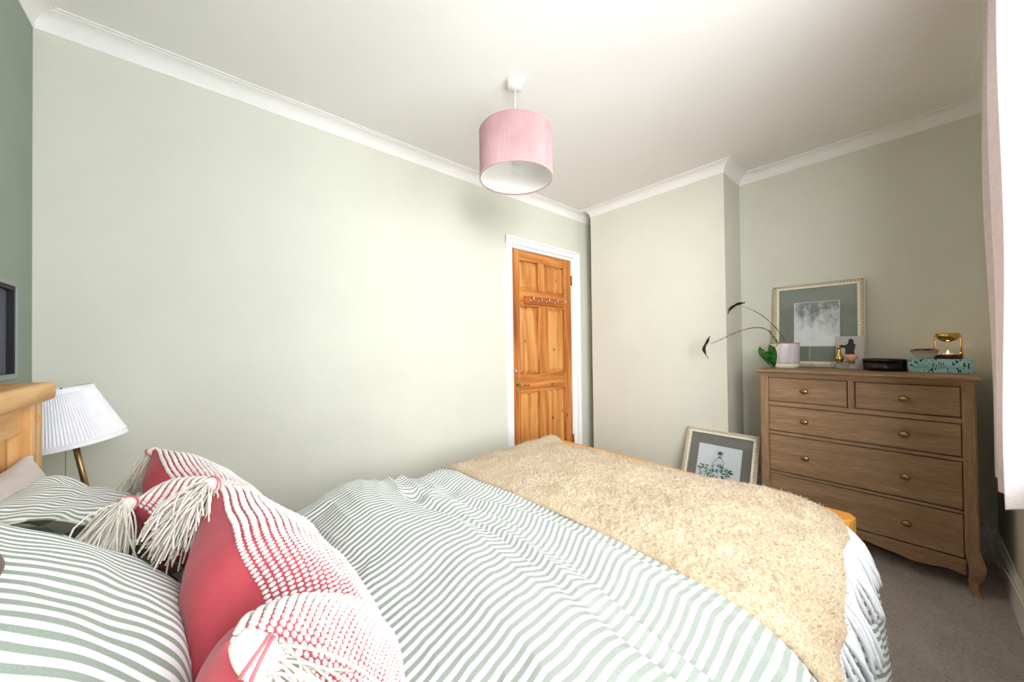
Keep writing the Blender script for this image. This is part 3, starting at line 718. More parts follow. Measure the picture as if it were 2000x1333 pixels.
# ------------------------------------------------------------------ box frame on the left wall
bf = thing('box_frame', 'deep grey edged frame with navy inside hung above the headboard', 'picture frame', (0, 1.85, 1.087))
fy0, fy1, fz0, fz1 = 1.50, 2.222, 1.088, 1.402
for nm, a in (('frame_side', (0, .032, fy1 - .012, fy1, fz0, fz1)), ('frame_side', (0, .032, fy0, fy0 + .012, fz0, fz1)), ('frame_top', (0, .032, fy0 + .012, fy1 - .012, fz1 - .016, fz1)), ('frame_bottom', (0, .032, fy0 + .012, fy1 - .012, fz0, fz0 + .016))):
    obj(nm, bx(*a, bev=.0015), 'greyframe', bf)
b = bx(.0005, .028, fy1 - .024, fy1 - .012, fz0 + .016, fz1 - .016); box(b, .0005, .028, fy0 + .012, fy0 + .024, fz0 + .016, fz1 - .016); box(b, .0005, .028, fy0 + .024, fy1 - .024, fz1 - .028, fz1 - .016); box(b, .0005, .010, fy0 + .024, fy1 - .024, fz0 + .016, fz0 + .02)
obj('inner_rebate', b, 'blackm', bf)
obj('navy_panel', bx(.0005, .014, fy0 + .024, fy1 - .026, fz0 + .018, fz1 - .028), 'navy', bf)

# ------------------------------------------------------------------ bedside table and lamp
ns_ = thing('bedside_table', 'oak bedside table between the bed and the long wall', 'bedside table', (.22, 2.21, 0))
obj('table_top', bx(.03, .40, 2.035, 2.40, .50, .525, bev=.004), 'oak_y', ns_)
obj('carcass', bx(.05, .375, 2.05, 2.385, .12, .50, bev=.003), 'oak_y', ns_)
dw = obj('drawer', bx(.370, .388, 2.065, 2.37, .34, .485, bev=.003), 'oak_y', ns_)
obj('knob', lathe([(.004, 0), (.005, .01), (.012, .016), (.011, .022), (.001, .025)], (0, 0, 0), 16), 'brass', dw, True, world=False)
dw.children[0].rotation_euler = (0, PI / 2, 0); dw.children[0].location = (.388 - ns_.location.x, 2.21 - ns_.location.y, .41)
for xa in (.06, .335):
    for ya in (2.06, 2.345): obj('leg', bx(xa, xa + .03, ya, ya + .03, 0, .121), 'oak_z', ns_)
LB = Vector((.205, 2.205, .525)); tilt = math.radians(9.0)
lamp = thing('table_lamp', 'brass table lamp with a tilted white pleated shade beside the headboard', 'lamp', tuple(LB))
obj('lamp_base', lathe([(.001, 0), (.062, 0), (.064, .006), (.058, .014), (.02, .022), (.008, .03)], tuple(LB), 40), 'brass', lamp, True)
AX = Vector((-math.sin(tilt), 0, math.cos(tilt)))
obj('lamp_pole', tube([LB + AX * .02, LB + AX * .40], .0082, 16), 'brass', lamp, True)
Rt = Matrix.Rotation(-tilt, 4, 'Y')
def tilted(bm): bmesh.ops.transform(bm, matrix=Matrix.Translation(LB) @ Rt, verts=bm.verts); return bm
SZ0, SZ1, SR0, SR1 = .335, .530, .122, .072
bm = B(); np_ = 92; rings = []
for (z, t) in ((SZ0 + .016, 0), ((SZ0 + SZ1) / 2, .5), (SZ1 - .014, 1)):
    rr = SR0 + (SR1 - SR0) * t; rings.append([])
    for k in range(np_ * 4):
        ph = k % 4; a = 2 * PI * (k - (.25 if ph == 3 else 0)) / (np_ * 4); dr_ = (.0028, .0010, -.0016, .0026)[ph]
        rings[-1].append(bm.verts.new((math.cos(a) * (rr + dr_), math.sin(a) * (rr + dr_), z)))
for a, c in zip(rings, rings[1:]):
    for k in range(np_ * 4): bm.faces.new((a[k], a[(k + 1) % (np_ * 4)], c[(k + 1) % (np_ * 4)], c[k]))
sh = obj('lamp_shade', tilted(bm), 'lampwhite', lamp)
def band(r0, r1, z0, z1, th=.002): return tilted(lathe([(r0 + th, z0), (r1 + th, z1), (r1 - th, z1), (r0 - th, z0), (r0 + th, z0)], (0, 0, 0), 64, cap=False))
obj('shade_trim', band(SR0 + .0035, SR0, SZ0, SZ0 + .018), 'lampwhite', sh, True); obj('shade_trim', band(SR1 + .002, SR1 - .0005, SZ1 - .016, SZ1), 'lampwhite', sh, True)
b = B()
for a in (0, 2.094, 4.19): tube([(0, 0, SZ1 - .02), (SR1 * math.cos(a), SR1 * math.sin(a), SZ1 - .006)], .0015, 6, b)
obj('shade_spider', tilted(b), 'blackm', lamp)
obj('finial', tilted(lathe([(.001, SZ1 - .024), (.006, SZ1 - .02), (.006, SZ1 - .006), (.001, SZ1 + .002)], (0, 0, 0), 12)), 'blackm', lamp, True)
obj('bulb', tilted(lathe([(.012, .39), (.014, .41), (.028, .44), (.03, .46), (.02, .485), (.001, .492)], (0, 0, 0), 20)), 'bulb', lamp, True)
cx, cy, cz0, cz1 = LB.x + AX.x * .36 - .014, LB.y - .012, .735, .895
chn = obj('pull_chain', tube([(cx, cy, cz0), (cx, cy, cz1)], .0006, 6), 'brass', lamp)
bm = B()
for z in np.arange(cz0, cz1, .0042): bmesh.ops.create_icosphere(bm, subdivisions=1, radius=.0015, matrix=Matrix.Translation((cx, cy, z)))
tag(obj('chain_beads', bm, 'brass', chn, True), kind='stuff')
obj('chain_knob', lathe([(.001, -.016), (.008, -.015), (.0115, -.010), (.0115, -.007), (.006, -.001), (.001, 0)], (cx, cy, cz0), 18), 'brass', chn, True)

# ------------------------------------------------------------------ pendant light
PX, PY = 1.648, 1.562
pend = thing('pendant_light', 'pink corduroy drum pendant hanging from the ceiling', 'pendant light', (PX, PY, H))
obj('ceiling_rose', lathe([(.045, 0), (.045, -.006), (.041, -.008), (.040, -.030), (.034, -.036), (.008, -.040), (.001, -.040)], (PX, PY, H), 40), 'plastic', pend, True)
obj('cord', tube([(PX, PY, H - .038), (PX, PY, 2.12)], .0035, 10), 'plastic', pend, True)
DZ0, DZ1, DR = 1.993, 2.224, .178
bm = B(); nr = 200; ra, rb = [], []
for k in range(nr * 2):
    a = PI * k / nr; rr = DR + (.0012 if k % 2 else -.0006)
    ra.append(bm.verts.new((PX + rr * math.cos(a), PY + rr * math.sin(a), DZ0 + .003))); rb.append(bm.verts.new((PX + rr * math.cos(a), PY + rr * math.sin(a), DZ1 - .003)))
for k in range(nr * 2): bm.faces.new((ra[k], ra[(k + 1) % (nr * 2)], rb[(k + 1) % (nr * 2)], rb[k]))
ds_ = obj('drum_shade', bm, 'cord', pend)
obj('shade_lining', lathe([(DR - .002, DZ0 + .001), (DR - .002, DZ1 - .001)], (PX, PY, 0), 96, cap=False), 'plastic', ds_, True)
for z in (DZ0, DZ1 - .006): obj('shade_rim', lathe([(DR - .003, z), (DR + .002, z), (DR + .002, z + .006), (DR - .003, z + .006), (DR - .003, z)], (PX, PY, 0), 96, cap=False), 'cord', ds_, True)
sa = math.radians(-32); obj('shade_seam', bx(DR - .001, DR + .003, -.006, .006, DZ0, DZ1, bev=.001), 'cord', ds_, world=False)
sm_ = ds_.children[-1]; sm_.location = (0, 0, -H); sm_.rotation_euler = (0, 0, sa)
b = B()
for a in (.3, 2.39, 4.49): tube([(PX + .02 * math.cos(a), PY + .02 * math.sin(a), 2.09), (PX + (DR - .003) * math.cos(a), PY + (DR - .003) * math.sin(a), DZ1 - .006)], .002, 6, b)
obj('shade_spider', b, 'plastic', pend)
obj('lamp_holder', lathe([(.008, 2.155), (.018, 2.145), (.021, 2.10), (.021, 2.07), (.001, 2.07)], (PX, PY, 0), 20), 'plastic', pend, True)
obj('bulb', lathe([(.012, 2.072), (.013, 2.065), (.023, 2.048), (.0245, 2.035), (.021, 2.022), (.010, 2.014), (.001, 2.012)], (PX, PY, 0), 24), 'glass', pend, True)

# ------------------------------------------------------------------ chest of drawers
cd = thing('chest_of_drawers', 'brown brushed wood chest of drawers with brass knobs in the alcove', 'chest of drawers', (3.40, .515, 0))
CX0, CX1, CY0, CY1, CT = 3.140, 3.640, .100, .928, .975
obj('carcass', bx(3.172, CX1, CY0 + .012, CY1 - .012, .13, CT), 'walnut_z', cd)
pr_ = [(.020, .973), (.020, .980), (.010, .984), (.006, .990), (0, .993), (0, .999), (.004, 1.003)]
b = B(); rg = []
for o_, z in pr_:
    rg.append([b.verts.new(p + (z,)) for p in ((3.108 + o_, .080 + o_), (3.655, .080 + o_), (3.655, .948 - o_), (3.108 + o_, .948 - o_))])
for a, c in zip(rg, rg[1:]):
    for k in range(4): b.faces.new((a[k], a[(k + 1) % 4], c[(k + 1) % 4], c[k]))
b.faces.new(rg[0]); b.faces.new(rg[-1][::-1]); obj('chest_top', b, 'walnut_y', cd)
def leg(y0, front, mir):
    """post that swells into a cabriole foot"""
    x0 = CX0 if front else CX1 - .045; sg = -1 if front else 1; pts = []
    for z, ox, wd in ((CT, 0, .042), (.30, 0, .042), (.20, 0, .044), (.165, .006, .050), (.135, .012, .052), (.10, .010, .044), (.06, .002, .032), (.03, .002, .028), (.012, .008, .032), (0, .012, .034)):
        pts.append((z, ox, wd))
    b = B(); rings = []
    for z, ox, wd in pts:
        cx_ = (x0 + .021) + sg * ox; cy_ = y0 + mir * ox; h_ = wd / 2; r_ = h_ * .72
        rings.append([b.verts.new((cx_ + dx * 1.0, cy_ + dy, z)) for dx, dy in ((-h_, -r_), (-r_, -h_), (r_, -h_), (h_, -r_), (h_, r_), (r_, h_), (-r_, h_), (-h_, r_))])
    for a, c in zip(rings, rings[1:]):
        for k in range(8): b.faces.new((a[k], a[(k + 1) % 8], c[(k + 1) % 8], c[k]))
    b.faces.new(rings[0]); b.faces.new(rings[-1]); return b
for yy, mi in ((CY0 + .020, -1), (CY1 - .020, 1)):
    for fr_ in (True, False): obj('leg', leg(yy, fr_, mi), 'walnut_z', cd)
for z0, z1 in ((.957, CT + .001), (.783, .806), (.606, .622), (.362, .3745), (.130, .150)):
    obj('front_rail', bx(3.150, 3.175, .138, .892, z0, z1, bev=.001), 'walnut_y', cd)
obj('drawer_divider', bx(3.150, 3.175, .5015, .525, .8065, .9565), 'walnut_z', cd)
# scalloped apron
ys = np.linspace(.140, .890, 61); top = [(y, .1305) for y in ys[::-1]]
def apr(y):
    t = abs(y - .515) / .375
    return .096 + .014 * math.cos(t * PI * 2.2) * (1 - t) - .034 * (sstep(.35, .62, t) - sstep(.70, .98, t)) * .55 - .018 * sstep(.8, 1, t)
obj('apron', prism([(y, apr(y)) for y in ys] + top, 'x', 3.152, 3.172), 'walnut_y', cd)
for (y0, y1, z0, z1) in ((.527, .890, .8085, .9545), (.140, .4995, .8085, .9545), (.140, .890, .6245, .7805), (.140, .890, .377, .6035), (.140, .890, .1525, .3595)):
    d_ = obj('drawer', bx(3.1535, 3.1735, y0 + .003, y1 - .003, z0 + .003, z1 - .003, bev=.0035, seg=2), 'walnut_y', cd)
    for ky in ((.711, .322) if y1 - y0 > .5 else ((y0 + y1) / 2,)):
        kb = obj('knob', lathe([(.006, 0), (.005, .012), (.007, .014), (.0135, .018), (.014, .023), (.010, .028), (.001, .030)], (0, 0, 0), 20, sx=1.1, sy=1.3), 'brass', d_, True, world=False)
        kb.rotation_euler = (0, -PI / 2, 0); kb.location = (3.1535 - cd.location.x, ky - cd.location.y, (z0 + z1) / 2)

# ------------------------------------------------------------------ picture frames
def picture(name, label, W, Hh, mat_mount, base, lean, ry=0., aw=.23, ah=.30, adz=.0):
    """built upright facing -x with the foot of the frame at the origin, then leaned back"""
    t = thing(name, label, 'picture', base); t.rotation_euler = (0, lean, ry)
    def P(nm, bm, mat, par=t, **k): return obj(nm, bm, mat, par, world=False, **k)
    fw = .034
    for nm, a in (('frame_side', (-W / 2, -W / 2 + fw, 0, Hh)), ('frame_side', (W / 2 - fw, W / 2, 0, Hh)), ('frame_rail', (-W / 2, W / 2, 0, fw)), ('frame_rail', (-W / 2, W / 2, Hh - fw, Hh))):
        y0, y1, z0, z1 = a; vert = nm == 'frame_side'
        if vert: poly = lambda o: [(y0, z0), (y1, z0 + fw), (y1, z1 - fw), (y0, z1)] if y0 < 0 else [(y1, z0), (y1, z1), (y0, z1 - fw), (y0, z0 + fw)]
        else: poly = lambda o: [(y0, z0), (y1, z0), (y1 - fw, z1), (y0 + fw, z1)] if z0 < .01 else [(y0, z1), (y0 + fw, z0), (y1 - fw, z0), (y1, z1)]
        fs = P(nm, prism(poly(0), 'x', -.010, .012), 'ivory')
        # carved scroll relief: a row of small leaves along the outer half of the moulding
        b = B(); Ln = (z1 - z0) if vert else (y1 - y0); n_ = int((Ln - .03) / .016)
        for k in range(n_):
            q = .02 + (Ln - .04) * k / (n_ - 1); outer = .012
            cy_, cz_ = ((y0 + outer if y0 < 0 else y1 - outer), q) if vert else (y0 + q, (z0 + outer if z0 < .01 else z1 - outer))
            rr = (.6 if k % 2 else -.6) + (PI / 2 if vert else 0)
            M_ = Matrix.Translation((-.011, cy_, cz_)) @ Matrix.Rotation(rr, 4, 'X') @ Matrix.Diagonal((.005, .0085, .0040, 1))
            bmesh.ops.create_icosphere(b, subdivisions=1, radius=1, matrix=M_)
        P('carving', b, 'ivory', fs, smooth=True); gy = .003
        b = B(); e_ = .019
        if vert: box(b, -.0112, -.0098, *( (y0 + gy, y0 + e_) if y0 < 0 else (y1 - e_, y1 - gy)), z0 + gy, z1 - gy)
        else: box(b, -.0112, -.0098, y0 + gy, y1 - gy, *((z0 + gy, z0 + e_) if z0 < .01 else (z1 - e_, z1 - gy)))
        P('antiqued_ground', b, 'patina', fs)
        # plain inner lip
    il = B()
    for a in ((-W / 2 + fw - .012, -W / 2 + fw, fw - .012, Hh - fw + .012), (W / 2 - fw, W / 2 - fw + .012, fw - .012, Hh - fw + .012), (-W / 2 + fw, W / 2 - fw, fw - .012, fw), (-W / 2 + fw, W / 2 - fw, Hh - fw, Hh - fw + .012)):
        box(il, -.0125, -.006, a[0], a[1], a[2], a[3], bev=.001)
    P('inner_lip', il, 'ivory')
    P('mount_board', bx(.002, .006, -W / 2 + fw, W / 2 - fw, fw, Hh - fw), mat_mount)
    P('backing', bx(.006, .011, -W / 2 + .01, W / 2 - .01, .01, Hh - .01), 'stone')
    return t, P
# large picture on the chest: mount with a soft grey abstract print
t, P = picture('picture_frame', 'ivory carved frame with a pale grey print standing on the chest', .472, .575, 'mount1', (3.592, .716, 1.005), math.radians(5.5))
P('print_edge', bx(.0005, .002, -.119, .119, .137, .445), 'paper'); P('print', bx(-.0005, .0005, -.1155, .1155, .1405, .4415), 'art')
P('picture_glass', bx(-.004, -.003, -.20, .20, .036, .539), 'pane')
# smaller look: picture on the floor with a flower-headed figure in a leaf dress
FW, FH = .468, .575
t, P = picture('picture_frame', 'ivory carved frame with a green leaf dress drawing standing on the floor', FW, FH, 'mount2', (3.085, 1.205, .002), math.radians(23))
P('paper', bx(.0005, .002, -.139, .139, .085, .468), 'paper')
def flat(poly, mat, nm, x=-.0004, th=.0006): P(nm, prism(poly, 'x', x, x + th + .0009), mat)
sc = lambda y, z: (-y, z)      # + to the viewer's right
cx0, hz = .005, .43
pet = lambda y0, z0, y1, z1, w_: [(-(y0), z0), (-((y0 + y1) / 2 + w_ * (z1 - z0) / math.hypot(y1 - y0, z1 - z0)), (z0 + z1) / 2 - w_ * (y1 - y0) / math.hypot(y1 - y0, z1 - z0)), (-(y1), z1), (-((y0 + y1) / 2 - w_ * (z1 - z0) / math.hypot(y1 - y0, z1 - z0)), (z0 + z1) / 2 + w_ * (y1 - y0) / math.hypot(y1 - y0, z1 - z0))]
for k, (dy, dz, mt_) in enumerate(((-.026, -.018, 'greenpale'), (.028, -.016, 'greenpale'), (-.014, -.034, 'greenink'), (.014, -.034, 'greenink'), (0, -.038, 'greenpale'), (-.008, -.026, 'ink'), (.010, -.026, 'ink'))):
    flat(pet(cx0, hz, cx0 + dy, hz + dz, .006), mt_, 'petal', -.0004 - k * .0001)
flat([(-(cx0 + .012 * math.cos(a)), hz - .042 + .006 * math.sin(a)) for a in np.linspace(0, 2 * PI, 12, False)], 'greenink', 'collar')
for arm in ([(.0, .385), (-.022, .36), (-.034, .335), (-.02, .33)], [(.012, .385), (.030, .362), (.034, .335), (.022, .318)]):
    b = tube([(-.0006, -q[0], q[1]) for q in spline([(a[0], a[1], 0) for a in arm], 14)], .0012, 5); P('ink_line', b, 'ink')
for k in range(6): flat(pet(.012, .318, .012 + .03 * math.cos(.6 + k * .42), .318 + .03 * math.sin(.6 + k * .42), .004), 'greenink', 'bodice_leaf', -.0005 - k * .0001)
rr = random.Random(5)
dress = {q: B() for q in ('greenink', 'greenpale', 'ink')}
for k in range(190):
    a = rr.uniform(0, 1); r_ = math.sqrt(rr.uniform(.0, 1)); th = PI * (1.0 + a)
    y = -.018 + .098 * r_ * math.cos(th); z = .330 + .175 * r_ * math.sin(th) - .02 * (math.cos(th) * r_) ** 2
    d_ = th + rr.uniform(-.6, .6); x_ = -.0006 - k * .000006
    prism(pet(y, z, y + .024 * math.cos(d_), z + .024 * math.sin(d_), .0052), 'x', x_, x_ + .0016, dress[rr.choice(('greenink', 'greenpale', 'greenink', 'greenpale', 'ink'))])
for q, b in dress.items(): P('dress_print', b, q)
P('picture_glass', bx(-.0045, -.0035, -FW / 2 + .036, FW / 2 - .036, .036, FH - .036), 'pane')

# ------------------------------------------------------------------ things on the chest
TZ = 1.003
pot = thing('potted_plant', 'alocasia with mottled stems in a lilac glazed pot on the chest', 'plant', (3.43, .852, TZ))
px, py = 3.43, .852
obj('saucer', lathe([(.001, 0), (.066, 0), (.070, .004), (.072, .028), (.066, .030), (.001, .030)], (px, py, TZ), 48), 'stone', pot, True)
pp = obj('pot', lathe([(.001, .0305), (.070, .0305), (.0765, .036), (.0775, .158), (.0775, .160), (.071, .160), (.070, .130), (.001, .130)], (px, py, TZ), 48), 'glaze', pot, True)
obj('pot_rim', lathe([(.0715, .1595), (.0778, .1595), (.0776, .164), (.0745, .1655), (.0715, .164), (.0715, .1595)], (px, py, TZ), 48, cap=False), 'terracotta', pp, True)
obj('soil', lathe([(.069, .131), (.05, .140), (.001, .142)], (px, py, TZ), 32), 'soil', pot, True)
def leaf_mesh(tip, base_, nrm, w, notch=.28, curl=.02, fold=.25):
    """arrow-shaped leaf from base_ (stalk joint) to tip, with two back lobes"""
    tip, base_ = Vector(tip), Vector(base_); d = tip - base_; Ln = d.length; d.normalize(); nrm = Vector(nrm); nrm = (nrm - d * nrm.dot(d)).normalized(); sd = d.cross(nrm)
    b = B(); rows = []
    for t in np.linspace(-notch, 1, 22):
        hw = w * (math.sin(PI * min(1, (t + notch) / (1 + notch)) ** .62)) ** .85 + .0005
        inner = 0 if t >= 0 else w * .62 * (-t / notch) ** .7
        row = []
        for s_ in (-1, -.66, -.33, 0, .33, .66, 1):
            if inner and abs(s_) < .5 and s_ != 0: a_ = inner * np.sign(s_) + (hw - inner) * .0 * s_
            elif inner: a_ = np.sign(s_) * (inner + (max(hw, inner) - inner) * abs(s_)) if s_ else 0
            else: a_ = hw * s_
            off = fold * abs(a_) + curl * math.sin(t * 3.2) * .6 + .003 * math.sin(9 * t + 4 * s_)
            row.append(b.verts.new(base_ + d * (Ln * t) + sd * a_ + nrm * off))
        rows.append((t, row))
    for (t0, a), (t1, c) in zip(rows, rows[1:]):
        for k in range(6):
            if t0 < -.01 and k in (2, 3): continue
            b.faces.new((a[k], a[k + 1], c[k + 1], c[k]))
    bmesh.ops.solidify(b, geom=b.faces[:], thickness=.0008)
    return b
stA = obj('stem', tube(spline([(3.415, .880, 1.14), (3.40, .895, 1.185), (3.365, .930, 1.255), (3.31, .990, 1.275), (3.26, 1.075, 1.25), (3.215, 1.165, 1.20), (3.195, 1.232, 1.165)], 30), list(np.linspace(.0065, .0018, 30)), 8), 'stem', pot, True)
obj('leaf', leaf_mesh((3.185, 1.245, 1.062), (3.19, 1.245, 1.175), (-.55, 1, .1), .034, .40, .03, .5), 'leafd', stA, True)
stB = obj('stem', tube(spline([(3.445, .845, 1.14), (3.435, .862, 1.20), (3.42, .905, 1.28), (3.395, .975, 1.365), (3.37, 1.045, 1.415), (3.36, 1.090, 1.438)], 26), list(np.linspace(.004, .0014, 26)), 8), 'stem', pot, True)
obj('leaf', leaf_mesh((3.345, 1.165, 1.385), (3.36, 1.092, 1.441), (.1, .2, 1), .024, .38, .02, .6), 'leafd', stB, True)
stC = obj('stem', tube(spline([(3.41, .865, 1.14), (3.375, .875, 1.172), (3.335, .872, 1.16), (3.305, .885, 1.135), (3.265, .912, 1.118)], 18), list(np.linspace(.003, .0015, 18)), 8), 'stem', pot, True)
obj('leaf', leaf_mesh((3.215, .868, 1.004), (3.258, .915, 1.114), (-.92, -.28, .35), .047, .40, .012, .22), 'leaf', stC, True)
obj('stem_sheath', tube([(3.412, .872, 1.13), (3.405, .885, 1.165), (3.398, .893, 1.195)], [.010, .007, .002], 8), 'stem', pot, True)
# small print card leaning on the frame
tc = thing('print_card', 'small speckled grey card with dark figures behind the perfume bottles', 'card', (3.545, .548, TZ)); tc.rotation_euler = (0, math.radians(9), 0)
obj('card', bx(0, .0012, -.064, .064, 0, .205), 'card', tc, world=False)
fig = [(.020, .05), (-.024, .05), (-.020, .11), (-.026, .150), (-.018, .160), (-.016, .182), (-.004, .190), (.006, .182), (.008, .160), (.020, .148), (.045, .150), (.060, .138), (.058, .085), (.044, .09), (.046, .130), (.022, .130)]
obj('dark_figure', prism(fig, 'x', -.0006, .0004), 'ink', tc, world=False)
# perfume bottles
def bottle(label, x, y, parts, group=None):
    t = thing('perfume_bottle', label, 'bottle', (x, y, TZ))
    for nm, pf, mt_ in parts: obj(nm, lathe(pf, (x, y, TZ), 28), mt_, t, True)
    return t
bottle('glass perfume bottle with a gold teardrop stopper', 3.452, .587, (
    ('glass_body', [(.001, 0), (.014, 0), (.024, .006), (.027, .017), (.023, .028), (.011, .035), (.011, .040), (.001, .040)], 'glass'),
    ('gold_collar', [(.001, .0405), (.013, .0405), (.017, .046), (.016, .052), (.001, .052)], 'gold'),
    ('gold_stopper', [(.001, .0525), (.020, .0525), (.0225, .062), (.019, .078), (.011, .098), (.0065, .118), (.007, .126), (.011, .132), (.010, .138), (.004, .142), (.001, .142)], 'gold')))
bottle('glass perfume bottle with a peach domed cap', 3.45, .532, (
    ('glass_body', [(.001, 0), (.014, 0), (.025, .006), (.027, .016), (.022, .027), (.012, .033), (.012, .038), (.001, .038)], 'glass'),
    ('gold_collar', [(.001, .0385), (.014, .0385), (.017, .043), (.017, .050), (.001, .050)], 'brass'),
    ('peach_cap', [(.001, .0505), (.012, .052), (.022, .061), (.028, .075), (.029, .086), (.026, .090), (.001, .092)], 'peach')))
bottle('small glass bottle with a white cap between the perfume bottles', 3.49, .562, (
    ('glass_body', [(.001, 0), (.014, 0), (.015, .004), (.015, .038), (.008, .045), (.001, .045)], 'glass'),
    ('white_cap', [(.001, .0455), (.009, .0455), (.009, .068), (.001, .069)], 'plastic')))
# black oval box
bb = thing('trinket_box', 'black lacquered round box beside the teal box', 'box', (3.44, .396, TZ))
obj('box_body', lathe([(.001, 0), (.086, 0), (.088, .002), (.088, .050), (.001, .050)], (3.44, .396, TZ), 64), 'black', bb, True)
obj('box_lid', lathe([(.0865, .0505), (.0895, .0505), (.0895, .064), (.0875, .067), (.083, .067), (.081, .063), (.001, .062)], (3.44, .396, TZ), 64), 'black', bb, True)
# teal box
tb = thing('gift_box', 'teal leaf patterned lidded box under the shell bowl', 'box', (3.47, .194, TZ))
obj('box_base', bx(3.400, 3.540, .0885, .3005, TZ, TZ + .028, bev=.001), 'teal', tb)
obj('box_lid', bx(3.397, 3.543, .0855, .3030, TZ + .028, TZ + .072, bev=.001), 'teal', tb)
BZ = TZ + .072
# oil burner
ob = thing('oil_burner', 'brass oil burner with a lit tealight on a dark wooden base', 'oil burner', (3.475, .163, BZ))
obj('wooden_base', lathe([(.001, 0), (.049, 0), (.050, .002), (.050, .019), (.048, .021), (.022, .021), (.021, .017), (.001, .017)], (3.475, .163, BZ), 48), 'darkwood', ob, True)
for sy in (-1, 1):
    rod = obj('rod', tube([(3.475, .163 + sy * .0445, BZ + .02), (3.475, .163 + sy * .0445, BZ + .122), (3.475, .163 + sy * .040, BZ + .124)], .0022, 10), 'gold', ob, True)
    obj('ferrule', lathe([(.0045, .0205), (.0045, .034), (.0022, .036)], (3.475, .163 + sy * .0445, BZ), 14), 'gold', rod, True)
obj('brass_bowl', lathe([(.001, .089), (.014, .091), (.028, .098), (.038, .110), (.0415, .122), (.042, .136), (.0405, .136), (.040, .123), (.036, .112), (.026, .101), (.001, .093)], (3.475, .163, BZ), 48), 'gold', ob, True)
tl_ = obj('tealight', lathe([(.001, .0175), (.019, .0175), (.0195, .027), (.018, .027), (.018, .024), (.001, .024)], (3.475, .163, BZ), 28), 'wax', ob, True)
obj('flame', lathe([(.0005, .026), (.0034, .030), (.0036, .034), (.002, .040), (.0003, .045)], (3.475, .163, BZ), 12), 'flame', tl_, True)
pl_ = bpy.data.lights.new('tealight_glow', 'POINT'); pl_.energy = .05; pl_.color = (1, .5, .16); pl_.shadow_soft_size = .006
po = bpy.data.objects.new('tealight_glow', pl_); COL.objects.link(po); po.parent = ob; po.location = (0, 0, .050)
# shell bowl
bm = B(); nsg = 64; rings = []
for q in np.linspace(0, 1, 12):
    row = []
    for k in range(nsg):
        a = 2 * PI * k / nsg; rr = (.016 + .046 * q ** .75) * (1 + .05 * q * math.cos(2 * a) + .035 * q * math.cos(3 * a + 1)); z = .004 + .044 * q ** 1.7 * (1 + .13 * math.cos(2 * a + .6))
        row.append(bm.verts.new((3.428 + rr * .72 * math.cos(a), .243 + rr * 0.88 * math.sin(a), BZ + z)))
    rings.append(row)
for a, c in zip(rings, rings[1:]):
    for k in range(nsg): bm.faces.new((a[k], a[(k + 1) % nsg], c[(k + 1) % nsg], c[k]))
bm.faces.new(rings[0]); bmesh.ops.solidify(bm, geom=bm.faces[:], thickness=.0016)
sb = thing('shell_bowl', 'pearly shell bowl with a dark rim on the teal box', 'bowl', (3.428, .243, BZ))
obj('bowl', bm, 'shell', sb, True)
obj('bowl_foot', lathe([(.001, 0), (.013, 0), (.011, .004), (.012, .0055), (.001, .0055)], (3.428, .243, BZ), 24), 'shell', sb, True)

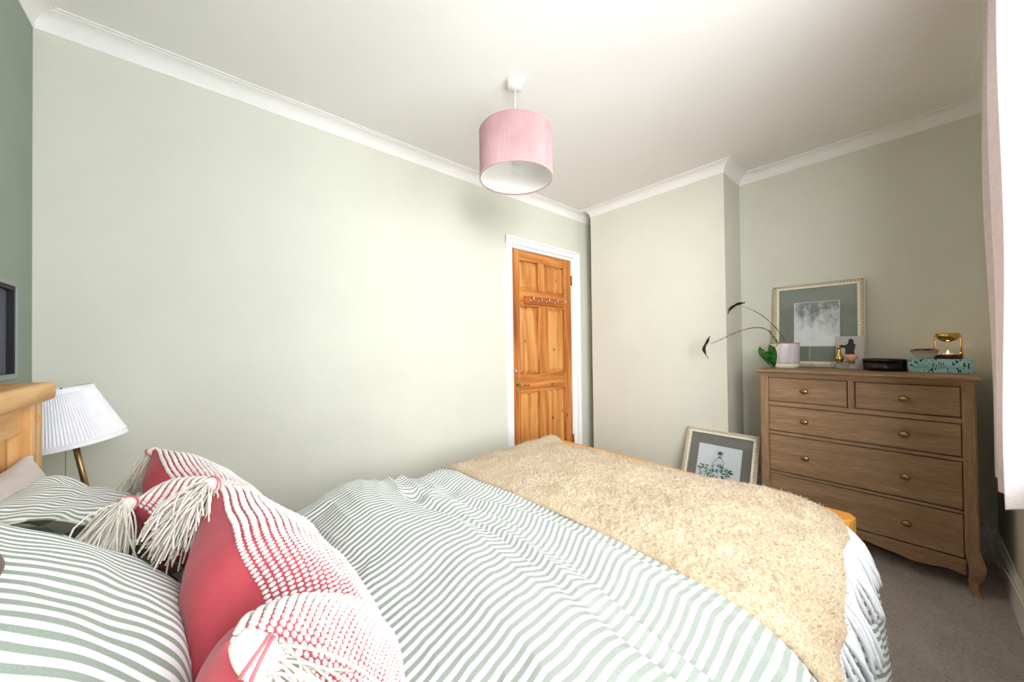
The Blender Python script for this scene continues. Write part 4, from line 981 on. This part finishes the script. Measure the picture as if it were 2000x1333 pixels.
# ------------------------------------------------------------------ curtain
def curtain_pts(t): pass
cu = thing('curtain', 'pale pink linen curtain hanging beside the window', 'curtain', (2.45, .075, .72))
n = 260; q = np.linspace(0, 1, n)
cxp = 2.655 - .50 * q + .018 * np.sin(q * 30)
amp = .020 + .020 * sstep(.05, .3, q)
cyp = .078 + amp * np.cos(q * 2 * PI * 3.6 + 2.6)
zz = np.r_[.715, .72, .745, np.linspace(.76, 2.30, 40), 2.34, 2.40, 2.425]
V = np.zeros((n, len(zz), 3))
for k, z in enumerate(zz):
    g_ = (z - .72) / 1.7
    V[:, k, 0] = cxp + .010 * np.sin(q * 19 + 2 * g_) * (1 - g_); V[:, k, 1] = np.clip(cyp + .010 * np.sin(q * 25 + 3 * g_ + 1) * (1 - g_) + .004 * np.sin(9 * g_ + 20 * q), .035, .2); V[:, k, 2] = z + .006 * np.sin(q * 17) * (1 - g_)
co = np_mesh('curtain_cloth', V.reshape(-1, 3), grid_faces(n, len(zz)), 'curtain', cu, origin=cu.location)
sm = co.modifiers.new('thick', 'SOLIDIFY'); sm.thickness = .0025
def strip(name, qa, qb, off):
    i0, i1 = int(qa * (n - 1)), int(qb * (n - 1)) + 1; W_ = V[i0:i1].copy(); d1 = np.gradient(V[:, :, :2], axis=0)[i0:i1]; nrm_ = np.stack([d1[..., 1], -d1[..., 0]], -1); nrm_ /= np.linalg.norm(nrm_, axis=-1, keepdims=True) + 1e-9
    W_[..., :2] += nrm_ * -off; np_mesh(name, W_.reshape(-1, 3), grid_faces(i1 - i0, len(zz)), 'curtain', cu, origin=cu.location).modifiers.new('thick', 'SOLIDIFY').thickness = .0015
strip('side_hem', 0, .035, .002)
cp2 = thing('curtain_pole', 'white curtain pole over the window', 'curtain pole', (1.3, .075, 2.43))
obj('pole', tube([(.02, .075, 2.432), (2.70, .075, 2.432)], .011, 14), 'gloss', cp2, True)
for xb in (.1, 1.35, 2.68): obj('bracket', bx(xb - .01, xb + .01, 0, .075, 2.410, 2.421, bev=.002), 'gloss', cp2)

# ------------------------------------------------------------------ cables by the skirting
def cable(label, pts, r, mt_='plastic', nm='cable', n=60):
    P_ = spline(pts, n); return tag(obj(nm, tube(P_, r, 8), mt_, None, True, loc=tuple(P_[0])), label, 'cable')
cable('white cable looping out behind the chest and along the skirting', [(3.662, .15, .19), (3.664, .105, .20), (3.645, .068, .205), (3.60, .045, .198), (3.57, .034, .165), (3.575, .030, .10), (3.58, .055, .055), (3.60, .078, .05), (3.57, .085, .03), (3.50, .060, .045), (3.40, .036, .085), (3.20, .026, .125), (2.95, .024, .150), (2.70, .024, .160), (2.4, .024, .16)], .0028)
cable('thin grey cable running along the top of the skirting', [(3.62, .022, .158), (3.3, .007, .158), (2.9, .007, .158), (2.3, .007, .158)], .0022)
